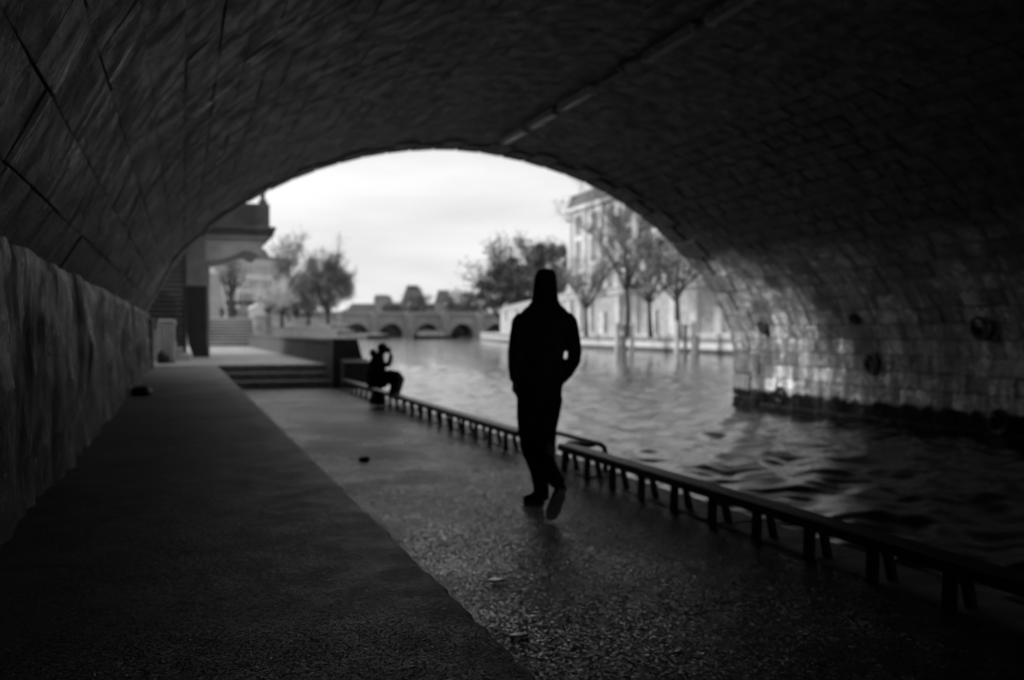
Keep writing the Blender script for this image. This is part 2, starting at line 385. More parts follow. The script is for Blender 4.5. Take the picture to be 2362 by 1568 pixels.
# abutment wall along the ledge: rendered, bulging, stained
def rough_wall(x, y0, y1, z0, z1, thick, amp, m, name, parent):
    ny, nz = int((y1-y0)/.06), 20
    vs_, fs = [], []
    for i in range(ny+1):
        for k in range(nz+1):
            yy = y0+(y1-y0)*i/ny; zz = z0+(z1-z0)*k/nz
            d = amp*(mnoise.noise((yy*.7, zz*1.1, 3)) + .7*mnoise.noise((yy*2.7, zz*2.2, 9)) + .5*mnoise.noise((yy*7, zz*5, 2)))
            if k == nz: zz += .018*mnoise.noise((yy*2.2, 5, 1)); d -= .015
            vs_.append((x+d, yy, zz))
    for i in range(ny):
        for k in range(nz):
            a = i*(nz+1)+k; fs.append((a, a+nz+1, a+nz+2, a+1))
    n = len(vs_); top = [i*(nz+1)+nz for i in range(ny+1)]
    vs_ += [(x-thick, vs_[q][1], vs_[q][2]) for q in top]
    for i in range(ny): fs.append((top[i], top[i+1], n+i+1, n+i))
    # far end cheek
    e = ny*(nz+1); vs_ += [(x-thick, y1, z0), (x-thick, y1, z1)]
    fs.append(tuple(range(e, e+nz+1)) + (len(vs_)-1, len(vs_)-2))
    return MB().add(vs_, fs).build(name, m, parent, True)
rough_wall(-.645, -8, 21.9,   .40, 1.70, .16, .05, M['wall'], 'abutment_wall', bridge)
rough_wall(-.60, 21.9, 23.3, .40, 1.62, .5, .012, M['wall'], 'abutment_wall_end', bridge)

# ------------------------------------------------------------------ ledge, path, quay edge
def sheet_block(name, x0, x1, y0, y1, zt, zb, m, step=.06, edge=.0, seed=0, near=7):
    """a slab whose right edge is broken and worn"""
    ys = []; y = y0
    while y < y1: ys.append(y); y += step if y < near else step*4
    ys.append(y1); nx = 6
    vs_, fs = [], []
    for yy in ys:
        j = edge*(mnoise.noise((yy*3.1, seed, 0)) + .7*mnoise.noise((yy*11, seed, 4))) *(1.15 if yy < 3.4 else 1) if yy < near else edge*.3*mnoise.noise((yy*2, seed, 0))
        row = [(x0+(x1-x0-.03)*k/nx, yy, zt + .0015*mnoise.noise((yy*.8, k*.7, 2))) for k in range(nx+1)]
        row += [(x1-.010+j*.8, yy, zt-.010), (x1+j, yy, zt-.05), (x1, yy, zb)]
        vs_ += row
    q = nx+4
    for i in range(len(ys)-1):
        for k in range(q-1): fs.append((i*q+k, i*q+k+1, (i+1)*q+k+1, (i+1)*q+k))
    return struct(MB().add(vs_, fs).build(name, m, None, True))
sheet_block('ledge', -.70, .79, -12, 24.75, .53, -.3, M['ledge'], .035, .022, 3)
pm = MB()
ys = list(np.arange(-12, 23.7, .35)) + [23.72]
xs = [.70, 1.1, 1.5, 2.0, 2.5, 3.0, 3.48]
pm.add([(x, y, .010*mnoise.noise((x*.9, y*.6, 7))) for y in ys for x in xs],
       [(j*7+i, j*7+i+1, j*7+i+8, j*7+i+7) for j in range(len(ys)-1) for i in range(6)])
struct(pm.build('path', M['path'], None, True))
quay = struct(MB().box(.6, 3.84, -12, 24.0, -1.5, -.16).build('quay_wall', M['grey_stone']))
rng = random.Random(11); y = 22.9; k = 0
while y > -3:
    ln = rng.uniform(.95, 1.35); e = rng.uniform(-.012, .012)
    MB().cbox(3.482, 3.87+e, y-ln+.008, y, -.155, .012+rng.uniform(-.006, .008), .014).build('stone', M['coping'], quay); y -= ln

# steps up at the end of the path, the platform beyond
st = struct(MB().box(.80, 3.46, 24.20, 24.76, -.3, .352).build('steps', M['step']))
MB().box(.80, 3.46, 23.70, 24.195, -.3, .176).build('step', M['step'], st)
MB().cbox(.795, 3.47, 24.755, 25.2, .2, .528, .012).build('step', M['step'], st)
struct(MB().box(-9, 4.1, 25.2, 58.0, .1, .53).box(-9, .795, 24.755, 25.195, .1, .53).build('platform', M['platform']))
# dark plaza parapet along the water, with a pier and a lower block at its near end
par = thing('parapet_wall', 'low dark stone parapet running along the platform to a sloping end pier', 'wall', (3.7, 40, .5))
MB().prism_y([(3.42,.50),(4.02,.50),(3.98,1.06),(3.46,1.06)], 24.5, 57.5).build('wall_body', M['parapet'], par)
for k in range(16):
    MB().cbox(3.40, 4.05, 24.55+k*2.06, 26.59+k*2.06, 1.065, 1.15, .015).build('coping_stone', M['parapet'], par)
MB().add([(3.32,23.5,-.2),(4.30,23.5,-.2),(4.30,24.5,-.2),(3.32,24.5,-.2),(3.36,23.55,1.16),(3.93,23.55,1.16),(3.93,24.5,1.16),(3.36,24.5,1.16)],
         [(0,3,2,1),(4,5,6,7),(0,1,5,4),(1,2,6,5),(2,3,7,6),(3,0,4,7)]).build('end_pier', M['parapet'], par)
MB().add([(3.50,22.95,-.3),(4.20,22.95,-.3),(4.20,23.5,-.3),(3.50,23.5,-.3),(3.52,22.97,.63),(4.17,22.97,.62),(4.12,23.52,.70),(3.52,23.52,.70)],
         [(0,3,2,1),(4,5,6,7),(0,1,5,4),(1,2,6,5),(2,3,7,6),(3,0,4,7)]).build('lower_block', M['parapet'], par)
struct(MB().box(3.0, 4.1, 23.72, 60, -2, .09).build('embankment', M['grey_stone']))

# ------------------------------------------------------------------ corner beyond the arch: pillar, overhanging corner, stair recess
bal = thing('overhanging_corner', 'stone street corner with cornice and parapet jutting over the platform', 'building', (1.5, 33.5, 4))
MB().box(-5, 2.68, 33.05, 37, 4.71, 5.45).build('parapet', M['dark_stone'], bal)
MB().cbox(-5, 2.86, 32.86, 37.2, 4.56, 4.712, .03).cbox(-5, 2.81, 32.92, 37.1, 4.43, 4.558, .02).build('cornice', M['dark_stone'], bal)
MB().cbox(-5, 2.68, 33.0, 37, 4.31, 4.428, .02).build('moulding', M['limestone'], bal)
und = [(.70,3.60),(1.0,3.62),(1.35,3.70),(1.65,3.83),(1.88,3.93),(2.05,3.92),(2.2,3.84),(2.36,3.80),(2.42,3.95),(2.55,4.30),(.70,4.30)]
MB().prism_y(und, 33.1, 37).build('console', M['limestone'], bal)
MB().cbox(2.36, 2.62, 33.3, 33.6, 5.45, 5.62, .02).cbox(2.42, 2.56, 33.36, 33.54, 5.62, 5.86, .02).build('finial', M['dark_stone'], bal)
MB().box(-6, -.02, 28.6, 32.9, 4.5, 5.4).build('shade_slab', M['dark_stone'], bal)  # unseen slab added over the recess to keep it dark
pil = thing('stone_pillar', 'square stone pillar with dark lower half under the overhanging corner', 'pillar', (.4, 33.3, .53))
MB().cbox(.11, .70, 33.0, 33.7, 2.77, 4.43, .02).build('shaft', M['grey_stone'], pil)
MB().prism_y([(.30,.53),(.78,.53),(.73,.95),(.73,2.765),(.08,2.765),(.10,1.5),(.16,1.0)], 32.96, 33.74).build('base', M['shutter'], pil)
MB().cbox(.70, .82, 33.1, 33.7, .53, 3.6, .01).build('pilaster', M['grey_stone'], pil)
rec = thing('roller_shutter', 'dark slatted shutter closing the recess behind the stone pillar', 'shutter', (-1.5, 32, .5))
for k in range(26): MB().cbox(-4.5, .12, 31.98, 32.03, .53+k*.15, .53+k*.15+.142, .012).build('slat', M['shutter'], rec)
MB().box(.01, .07, 31.7, 31.95, .53, 4.48).build('side_rail', M['iron'], rec)
struct(MB().box(-6, -4.6, 22, 40, 0, 7).build('retaining_wall', M['dark_stone']))
ss = struct(MB().box(-3.2, .20, 29.2, 31.6, .53, .70).build('side_stairs', M['limestone']))
for k in range(1, 5): MB().box(-3.2, .20-.19*k, 29.2+.01*k, 31.6, .702+.17*(k-1), .702+.17*k-.002).build('step', M['limestone'], ss)
bar = thing('folded_barrier', 'upright pale ribbed metal barrier standing by the end of the dark wall', 'barrier', (-.4, 27, .53))
for k in range(6): MB().tube([(-.57+k*.07, 27.0, .56), (-.57+k*.07, 27.0, 1.56)], .022, 8).build('bar', M['steel'], bar)
MB().tube([(-.585, 27.0, .56), (-.60, 27, 1.58), (-.57, 27, 1.61), (-.22, 27, 1.61), (-.185, 27, 1.58), (-.185, 27, 1.50)], .026, 8).build('top_rail', M['steel'], bar)
MB().box(-.60, -.19, 27.03, 27.05, .56, 1.58).build('back_panel', M['grey_stone'], bar)
MB().box(-.62, -.17, 26.85, 27.15, .53, .56).build('foot', M['iron'], bar)
def lump(c, r, seed, m, name, parent=None, n=10, squash=.6):
    mb = MB(); rs = []
    for i in range(n+1):
        th = math.pi*i/n; ring = []
        for k in range(14):
            a = 2*math.pi*k/14; q = Vector((math.sin(th)*math.cos(a), math.sin(th)*math.sin(a), -math.cos(th)))
            d = 1+.28*mnoise.noise(q*1.7+Vector((seed, 0, 0)))+.1*mnoise.noise(q*5+Vector((seed, 2, 0)))
            p = Vector(c)+Vector((q.x*r[0]*d, q.y*r[1]*d, q.z*r[2]*d)); p.z = max(p.z, c[2]-r[2]*squash); ring.append(p)
        rs.append(ring)
    mb.rings(rs); return mb.build(name, m, parent, True)
tag(lump((-.46, 26.7, .66), (.17, .14, .19), 1, M['bag'], 'rubbish_bag'), 'small black rubbish bag slumped at the foot of the ribbed barrier', 'bag')
tag(lump((-.50, 13.5, .575), (.13, .20, .075), 5, M['bag'], 'bag'), 'flat dark bag lying on the ledge against the stained wall', 'bag')

# ------------------------------------------------------------------ strip lights and conduit under the crown
def ceil_z(x): return float(np.interp(x, arc[:, 0], arc[:, 1]))
zc = ceil_z(6.45)
proto = None
LB = ['cut off by the top of the picture', 'second from the top, beyond the first joint', 'middle one, after the long gap', 'second from the arch mouth', 'nearest the arch mouth']
for k, (ya, yb) in enumerate([(9.95, 11.40), (11.77, 13.22), (15.25, 16.70), (16.95, 18.40), (18.6, 20.05)]):
    if proto is None:
        proto = thing('strip_light', '', 'lamp', (6.45, ya, zc-.16), 'strip lights along the crown of the vault')
        MB().cbox(6.36, 6.54, ya, yb, zc-.09, zc-.01, .01).build('housing', M['housing'], proto)
        MB().tube([(6.415, ya+.04, zc-.125), (6.415, yb-.04, zc-.125)], .024, 10).build('tube', M['tube'], proto)
        MB().tube([(6.485, ya+.04, zc-.125), (6.485, yb-.04, zc-.125)], .024, 10).build('tube', M['tube'], proto)
        for q in (ya, yb-.05): MB().cbox(6.37, 6.53, q, q+.05, zc-.16, zc-.091, .006).build('end_cap', M['housing'], proto)
        o = proto
    else:
        o = copy_tree(proto); o.location = (6.45, ya, zc-.16)
    o['label'] = 'unlit twin tube strip light under the vault, ' + LB[k]
cd = MB().tube([(6.45, 13.22, zc-.05), (6.40, 13.5, zc-.04), (6.30, 13.9, zc-.04)], .02, 8).tube([(6.30, 13.9, zc-.05), (6.45, 14.05, zc-.07), (6.45, 14.9, zc-.07)], .03, 6)
tag(cd.build('conduit', M['iron']), 'short dark cable conduit bridging the gap between two strip lights', 'conduit')

# ------------------------------------------------------------------ mooring rings on the far pier wall
def torus(c, R_, r, ax, seg=22, s2=8):
    pts = []
    for k in range(seg+1):
        a = 2*math.pi*k/seg
        pts.append(Vector(c)+Vector((0, math.cos(a), math.sin(a)))*R_ + Vector((ax*math.sin(a), 0, 0)))
    return MB().tube(pts, r, s2, False)
RL = ['beside the ring stones, upper', 'just above the water by the ring stones', 'in the middle of the pier wall', 'high on the wall near the picture edge', 'low on the wall near the picture edge', 'small, standing in for a hole above the large one']
for k, (y, z, s) in enumerate([(20.13, 1.46, .20), (19.63, -.10, .19), (16.47, .70, .22), (13.46, 1.44, .26), (13.22, -.17, .22), (16.71, 1.61, .12)]):
    x = float(np.interp(-z, -arc[NC//2:, 1], arc[NC//2:, 0])) - .03
    r = thing('mooring_ring', 'mooring ring in a dark socket, ' + RL[k], 'ring', (x, y, z), 'mooring rings on the pier wall')
    mb = MB(); rs = []
    for (rr, dx) in ((s*1.02, .03), (s, -.035), (s*.86, -.045), (s*.78, .012), (.02, .02)):
        rs.append([(x+dx, y+rr*math.cos(2*math.pi*q/20)*(1+.06*math.sin(3*q)), z+rr*math.sin(2*math.pi*q/20)) for q in range(20)])
    mb.rings(rs); mb.build('socket', M['iron'], r, True)  # shallow dark cup stands in for the shade of a hole
    torus((x-.06, y, z-.12*s), s*.58, .022, -.05).build('ring', M['iron'], r, True)
    MB().tube([(x+.02, y, z+s*.5), (x-.09, y, z+s*.46), (x-.08, y, z+s*.36)], .022, 6).build('eye_bolt', M['iron'], r)

# ------------------------------------------------------------------ rails along the quay edge
def rail(name, label, y0, y1, step, first):
    r = thing(name, label, 'railing', (3.46, (y0+y1)/2, 0), 'low rails along the quay edge')
    MB().cbox(3.425, 3.575, y0, y1, .188, .256, .008).build('beam', M['paint'], r)
    a0 = MB().add([(3.44,-.03,.0),(3.48,-.03,.0),(3.48,.03,.0),(3.44,.03,.0),(3.445,-.028,.189),(3.485,-.028,.189),(3.485,.028,.189),(3.445,.028,.189)],
             [(0,3,2,1),(4,5,6,7),(0,1,5,4),(1,2,6,5),(2,3,7,6),(3,0,4,7)])
    b0 = MB().add([(3.575,-.026,.0),(3.61,-.026,.0),(3.61,.026,.0),(3.575,.026,.0),(3.535,-.026,.189),(3.568,-.026,.189),(3.568,.026,.189),(3.535,.026,.189)],
             [(0,3,2,1),(4,5,6,7),(0,1,5,4),(1,2,6,5),(2,3,7,6),(3,0,4,7)])
    y = first; pa = pb = None
    while y > y0:
        if pa is None:
            for q in (a0, b0): q.v = [(v[0], v[1]+y, v[2]) for v in q.v]
            pa = a0.build('leg', M['paint'], r); pb = b0.build('strut', M['paint'], r); yb_ = y
        else:
            for p in (pa, pb):
                c = p.copy(); C.objects.link(c); c.parent = r; c.location = (0, y-yb_, 0)
        y -= step
    return r
rail('quay_rail', 'near black iron rail on paired legs running to the lower corner of the picture', -1.5, 8.97, .5595, 8.87)
rail('quay_rail', 'far black iron rail on paired legs that the seated person sits on', 10.25, 22.8, .60, 22.7)
lad = thing('ladder_handles', 'bent tube handles of a quay ladder between the two low rails', 'ladder', (3.9, 9.1, 0))
MB().tube([(3.80,10.05,0),(3.80,10.05,.18),(3.80,10.02,.235),(3.80,9.95,.252),(3.80,8.78,.252),(3.80,8.70,.235),(3.80,8.67,.18),(3.80,8.67,0)], .025, 10).build('handle', M['paint'], lad, True)
MB().tube([(3.69,9.38,0),(3.69,9.38,.15),(3.69,9.35,.205),(3.70,9.26,.222),(3.77,9.0,.222),(3.80,8.94,.235)], .025, 10).build('handle', M['paint'], lad, True)

# ------------------------------------------------------------------ people
def fuse(mb, voxel, sm=4):
    me = bpy.data.meshes.new('tmp'); me.from_pydata([tuple(v) for v in mb.v], [], mb.f)
    bm = bmesh.new(); bm.from_mesh(me); bmesh.ops.recalc_face_normals(bm, faces=bm.faces); bm.to_mesh(me); bm.free()
    o = bpy.data.objects.new('tmp', me); C.objects.link(o)
    r = o.modifiers.new('r', 'REMESH'); r.mode = 'VOXEL'; r.voxel_size = voxel
    s = o.modifiers.new('s', 'SMOOTH'); s.iterations = sm; s.factor = .5
    ev = bpy.data.meshes.new_from_object(o.evaluated_get(bpy.context.evaluated_depsgraph_get()))
    out = MB(); out.v = [tuple(v.co) for v in ev.vertices]; out.f = [tuple(p.vertices) for p in ev.polygons]
    bpy.data.objects.remove(o); bpy.data.meshes.remove(me); bpy.data.meshes.remove(ev); return out
def ell(c, ax, ay, ex, ey, n=20): return [Vector(c)+ex*(ax*math.cos(2*math.pi*k/n))+ey*(ay*math.sin(2*math.pi*k/n)) for k in range(n)]
def ball(mb, c, r, ex, ey, ez, n=8, m=14):
    mb.rings([[Vector(c)+ex*(r[0]*math.sin(math.pi*i/n)*math.cos(2*math.pi*k/m))+ey*(r[1]*math.sin(math.pi*i/n)*math.sin(2*math.pi*k/m))+ez*(-r[2]*math.cos(math.pi*i/n)) for k in range(m)] for i in range(n+1)])
def hand(mb, wrist, d, side, palm, s=1.0, curl=.5):
    """palm + four unequal bent fingers + thumb; d finger direction, side towards the thumb, palm normal"""
    d, side, palm = d.normalized(), side.normalized(), palm.normalized()
    mb.tube([wrist-d*.03*s, wrist+d*.02*s, wrist+d*.055*s, wrist+d*.085*s], [(.022*s,.026*s),(.019*s,.034*s),(.018*s,.040*s),(.014*s,.036*s)] if False else [.026*s,.03*s,.033*s,.028*s], 10)
    for k, (o, l) in enumerate(((.028,.070),(.010,.080),(-.009,.074),(-.027,.058))):
        b = wrist+d*.075*s+side*o*s; p1 = b+d*l*.45*s+palm*l*.1*curl*s; p2 = p1+(d*(1-curl*.6)+palm*curl).normalized()*l*.35*s; p3 = p2+(d*(1-curl)+palm*curl*1.4).normalized()*l*.28*s
        mb.tube([b-d*.02*s, b, p1, p2, p3], [.0095*s,.0095*s,.009*s,.008*s,.006*s], 7)
    b = wrist+d*.025*s+side*.026*s; p1 = b+(d*.6+side*.7+palm*.3).normalized()*.035*s; p2 = p1+(d+palm*.4).normalized()*.03*s; p3 = p2+(d+palm*.6).normalized()*.022*s
    mb.tube([b-side*.01*s, b, p1, p2, p3], [.012*s,.012*s,.011*s,.010*s,.007*s], 7)

# --- walking person, seen from behind
D0 = 7.40
def W(px, py, dw=0): return atz(px, py, D0+dw)
fx, fy, fz = RT, Vector((FW.x, FW.y, 0)).normalized(), Vector((0, 0, 1))
def u(px): return px/(PF/D0)               # a width on the figure in metres
wp = thing('person', 'person in dark jacket and trousers walking away along the path, one hand in pocket', 'person', (2.53, 6.95, 0))
# body: head, neck, trunk, arms, legs, left hand
b = MB()
b.rings([ell(W(1254, y, .02), u(w)*.9, u(w)*.45, fx, fy) for y, w in ((905,40),(870,38),(830,40),(780,44),(740,46),(716,38),(700,18),(685,15),(668,17))])
ball(b, W(1257.5, 655), (.077, .098, .118), fx, fy, fz)
ball(b, W(1257.5, 663, .085), (.018, .030, .028), fx, fy, fz)
for s in (-1, 1): ball(b, W(1257.5+s*24, 658), (.012, .022, .032), fx, fy, fz, 6, 8)
b.tube([W(1200,735), W(1190,775), W(1186,818,-.02), W(1187,850), W(1189,880,.03)], [.055,.05,.042,.036,.028], 12)
b.tube([W(1312,738), W(1322,780), W(1326,825,-.06), W(1308,860,.02), W(1284,884,.10)], [.055,.05,.042,.036,.028], 12)
hand(b, W(1189,880,.03), Vector((0, 0, -1)) + fy*.15, fy, fx, .95, .45)
hand(b, W(1284,884,.10), -fx*.6+Vector((0, 0, -.7)), fy, -fx, .95, .7)
LL = [W(1224,905), W(1217,960,.04), W(1222,1028,.10), W(1240,1085,.14), W(1247,1142,.20)]
RL_ = [W(1268,905), W(1262,960,-.02), W(1256,1022,-.06), W(1264,1072,-.28), W(1284,1103,-.44)]
b.tube(LL, [.088,.078,.058,.052,.04], 14); b.tube(RL_, [.088,.078,.058,.052,.04], 14)
fuse(b, .009, 3).build('body', M['skin'], wp, True)
# trousers
b = MB()
b.rings([ell(W(x, y), u(w), u(w)*.78, fx, fy) for x, y, w in ((1246,868,48),(1245,895,52),(1244,925,51),(1243,948,46))])
b.tube([W(1222,915), W(1218,960,.03), W(1219,1000,.07), W(1222,1030,.10), W(1234,1066,.13), W(1243,1095,.15), W(1248,1125,.18), W(1247,1150,.20)], [.10,.088,.080,.074,.066,.064,.062,.064], 16)
b.tube([W(1268,915), W(1263,960,-.01), W(1257,1000,-.04), W(1254,1028,-.07), W(1258,1058,-.20), W(1268,1082,-.33), W(1281,1104,-.43), W(1286,1112,-.47)], [.10,.088,.078,.070,.064,.060,.058,.058], 16)
fuse(b, .011, 5).build('trousers', M['denim'], wp, True)
# jacket with the collar up and a hood over the head
b = MB()
prof = [(900,1244,52.5),(885,1246,53),(860,1248,51),(826,1251,49),(790,1252,53),(760,1254,58),(738,1255,62),(722,1256,57),(712,1256.5,48),(704,1257,38),(696,1257,32)]
b.rings([ell(W(x, y), u(w), u(w)*(.60 if y > 730 else .66), fx, fy, 24) for y, x, w in prof])
b.tube([W(1207,728), W(1200,742), W(1194,775), W(1188,812,-.02), W(1187,845), W(1189,878,.03)], [.052,.066,.064,.058,.053,.046], 14)
b.tube([W(1305,728), W(1313,744), W(1320,780,-.01), W(1325,812,-.05), W(1323,830,-.06), W(1308,856,-.0), W(1288,878,.06)], [.052,.064,.060,.056,.054,.052,.048], 14)
fuse(b, .011, 5).build('jacket', M['cloth'], wp, True)
b = MB()
hp = [(706,1256.5,40,.15),(695,1256.8,32,.13),(680,1257,29.5,.125),(665,1257.3,28,.122),(650,1257.5,27,.12),(638,1258,25.5,.115),(629,1258.3,22.5,.102),(623,1258.5,17,.08),(620,1258.5,9,.045),(619,1258.5,3,.015)]
b.rings([ell(W(x, y, -.005), u(w), d, fx, fy, 22) for y, x, w, d in hp])
b.build('hood', M['hair'], wp, True)
# shoes
def shoe(heel, toe, upv, wid, parent):
    ax = (toe-heel); L = ax.length; ax = ax.normalized(); upv = (upv-ax*upv.dot(ax)).normalized(); sd_ = ax.cross(upv)
    def ring(s, w, h, z0):
        c = heel+ax*(s*L); out = []
        for k in range(14):
            a = 2*math.pi*k/14; zz = h*.5*(1+math.sin(a)); out.append(c+sd_*(w*math.cos(a)*(1 if zz < h*.5 else .82))+upv*(z0+zz))
        return out
    up = MB().rings([ring(s, w*wid, h, .022) for s, w, h in ((-.01,.5,.05),(.04,.8,.085),(.16,.88,.10),(.32,.86,.105),(.5,.92,.085),(.7,1.04,.062),(.86,.98,.050),(.96,.7,.038),(1.0,.35,.022))])
    o = up.build('shoe', M['cloth'], parent, True)
    n = 20; pts = []
    for k in range(n):
        a = 2*math.pi*k/n; s = .5+.515*math.cos(a); w = wid*(1.02 if s > .55 else .84)*abs(math.sin(a))**.6*(1 if math.sin(a) > 0 else -1); pts.append((s, w))
    lo = [heel+ax*(s*L)+sd_*w for s, w in pts]; hi = [p+upv*.028 for p in lo]
    MB().rings([lo, hi]).build('sole', M['sole'], o)
gl = lambda px, py: (lambda p: p)(atz(px, py, CAMZ*PF/(py-765.2)))
h1 = gl(1249, 1174); shoe(Vector((h1.x, h1.y, .004)), Vector((h1.x, h1.y, .004)) + (fy*.95 - fx*.42).normalized()*.285, fz, .046, wp)
t2 = gl(1268, 1202); t2.z = .012
hl = atz(1300, 1126, 6.98-.17); ax_ = (hl-t2).normalized()
shoe(t2+ax_*.285, t2, (fz*.55+fy*.8), .050, wp)

# --- seated person with a camera, on the far rail, feet over the water
sp = thing('person', 'person in dark clothes and cap sitting on the far rail holding a camera up', 'person', (3.5, 17.55, .26))
D1 = 17.75
def S(px, py, dw=0): return atz(px, py, D1+dw)
def us(px): return px/(PF/D1)
b = MB()
b.rings([ell(S(x, y, .02), us(w), .12, fx, fy) for x, y, w in ((869,890,14),(868,870,15),(870,850,14),(872,835,14),(873,824,13),(877,818,6),(879,812,5.5))])
ball(b, S(881.5, 804), (.095, .085, .112), fx, fy, fz); ball(b, S(891.5, 806), (.018, .018, .02), fx, fy, fz, 6, 8); ball(b, S(880, 806, -.075), (.022, .012, .03), fx, fy, fz, 6, 8)
b.tube([S(872,826,-.14), S(885,842,-.16), S(898,838,-.10), S(901,822,-.04), S(899,812,0)], [.05,.045,.038,.032,.026], 10)
b.tube([S(874,826,.15), S(887,842,.16), S(899,838,.10), S(901.5,822,.06), S(899,812,.04)], [.05,.045,.038,.032,.026], 10)
hand(b, S(900,815,-.03), fz+fx*-.2, -fx, fy, .9, .8); hand(b, S(900,815,.06), fz+fx*-.2, -fx, -fy, .9, .8)
for q in (-.12, .10): b.tube([S(872,884,q), S(900,868,q), S(921,869,q), S(917,892,q), S(911,918,q)], [.085,.08,.06,.05,.04], 10)
fuse(b, .013, 3).build('body', M['skin'], sp, True)
b = MB()
b.rings([ell(S(x, y, .02), us(w), d, fx, fy) for x, y, w, d in ((870,894,22,.18),(868.5,882,24,.22),(868,862,23.5,.22),(869,842,20,.21),(870,828,16.5,.19),(873,820,12,.15),(878,813,9.5,.10))])
b.tube([S(868,826,-.15), S(880,842,-.19), S(896,841,-.12), S(901,828,-.05), S(901.5,817,-.02)], [.065,.062,.055,.045,.038], 10)
b.tube([S(870,826,.17), S(882,842,.19), S(896,841,.14), S(901,828,.08), S(901.5,817,.05)], [.065,.062,.055,.045,.038], 10)
ball(b, S(860, 814), (.065, .13, .075), fx, fy, fz)
fuse(b, .014, 4).build('jacket', M['cloth'], sp, True)
b = MB()
for q, e in ((-.12, -11), (.10, 0)): b.tube([S(866,884,q), S(886,873,q), S(903+e*.3,866,q), S(916+e*.5,867,q), S(923+e*.8,874,q), S(920+e,888,q), S(913+e,912,q)], [.14,.14,.115,.095,.085,.072,.062], 12)
fuse(b, .014, 4).build('trousers', M['denim'], sp, True)
b = MB(); b.rings([ell(S(x, y), us(w), d, fx, fy) for x, y, w, d in ((881,814,9.5,.09),(881.5,808,11,.10),(882,800,11.2,.10),(881.5,795,9.6,.085),(881.5,792,4.5,.04))]); b.build('cap', M['hair'], sp, True)
b = MB().cbox(-.05, .03, -.07, .07, -.04, .045, .008); c0 = S(895, 808); b.v = [tuple(c0+fx*v[0]+fy*v[1]+fz*v[2]) for v in b.v]
b.tube([c0+fx*.02, c0+fx*.05], .03, 12)
cmo = b.build('camera_body', M['bag']); tag(cmo, 'small camera held to the face of the seated person', 'camera')
for q in (-.12, .10):
    a_ = S(912, 908, q); shoe(a_+Vector((0, 0, -.10))-fx*.06, a_+Vector((0, 0, -.13))+fx*.2, fz, .045, sp)
tag(lump((3.30, 17.6, .13), (.15, .19, .17), 9, M['bag'], 'shoulder_bag'), 'dark bag set down on the path behind the seated person', 'bag')

# ------------------------------------------------------------------ litter
for (x, y, z, r, lb) in ((1.58, 5.03, .012, .05, 'pale flattened paper scrap on the path, the farther of two'), (1.38, 4.08, .012, .04, 'pale flattened paper scrap on the path, nearer the camera')):
    rs = []
    for (q, h) in ((1.0, 0), (1.0, .008), (.7, .016), (.1, .012)):
        rs.append([(x+r*q*math.cos(a)*(1+.2*math.sin(2.3*a)), y+r*.75*q*math.sin(a)*(1+.15*math.cos(3*a)), z+h*.6) for a in [2*math.pi*k/16 for k in range(16)]])
    tag(MB().rings(rs).build('paper_scrap', M['litter'], None, True), lb, 'litter', 'paper scraps on the path')
tag(lump((1.78, 10.23, .02), (.06, .05, .03), 14, M['bag'], 'stone_lump'), 'small dark lump lying in the middle of the path', 'litter')
tag(MB().cbox(-.60, -.588, 8.48, 8.62, 1.27, 1.41, .002).build('notice', M['sticker']), 'small white notice stuck on the stained wall', 'notice')
rg = random.Random(5); gm = MB()
def grain(x, y, z, s):
    a = rg.uniform(0, 6.28); e = [(x+s*math.cos(a+q*1.57)*rg.uniform(.6, 1.3), y+s*math.sin(a+q*1.57)*rg.uniform(.6, 1.3), z) for q in range(4)]
    gm.add(e+[(x+rg.uniform(-.3, .3)*s, y+rg.uniform(-.3, .3)*s, z+s*rg.uniform(.08, .38))], [(0,1,4),(1,2,4),(2,3,4),(3,0,4)])
for k in range(5200):
    y = 1.7+3.4*rg.random()**2.0; x = rg.uniform(-.6, .74); grain(x, y, .5312, rg.uniform(.0018, .0042))
for k in range(5200):
    y = rg.uniform(2.2, 11); x = min(3.35, max(.9, rg.gauss(2.2, .6))); grain(x, y, .010*mnoise.noise((x*.9, y*.6, 7))-.0005, rg.uniform(.003, .008))
stuff(tag(gm.build('grit', plain('pale_grit', .6, .22, .4, 60, 0, 10, .6)), 'pale loose grit scattered on ledge and path', 'grit'))

# ------------------------------------------------------------------ water
def graded(a, b, fine, start, grow, lim):
    out = [a]; s = fine
    while out[-1] < b:
        if out[-1] > start: s = min(s*grow, lim)
        out.append(out[-1]+s)
    return np.array(out)
wx = graded(3.55, 900, .085, 14, 1.07, 40); wy = graded(-34, 2600, .095, 36, 1.045, 60)
XX, YY = np.meshgrid(wx, wy)
rs_ = np.random.RandomState(4); Z = np.zeros_like(XX)
dist = np.sqrt(XX**2+YY**2)
for lam, amp, n in ((3.2, .008, 5), (1.4, .0085, 8), (.8, .0078, 12), (.45, .0048, 12)):
    for k in range(n):
        th = rs_.normal(-.9, .75); kx, ky = math.cos(th), math.sin(th); l = lam*rs_.uniform(.75, 1.35)
        fade = np.clip(1.4-dist*.05/l*.35, 0, 1)
        Z += amp*fade*np.sin(2*math.pi/l*(XX*kx+YY*ky)+rs_.uniform(0, 6.28)+1.3*np.sin(XX*.31*rs_.uniform(.5, 1.5)+YY*.23))*rs_.uniform(.5, 1)
nx, ny = len(wx), len(wy)
V = np.stack([XX, YY, Z-.44], -1).reshape(-1, 3)
I = (np.arange(ny-1)[:, None]*nx+np.arange(nx-1)[None]).reshape(-1)
me = bpy.data.meshes.new('water'); me.vertices.add(len(V)); me.vertices.foreach_set('co', V.ravel())
F = np.stack([I, I+1, I+nx+1, I+nx], -1); me.loops.add(F.size); me.loops.foreach_set('vertex_index', F.ravel().astype(np.int32))
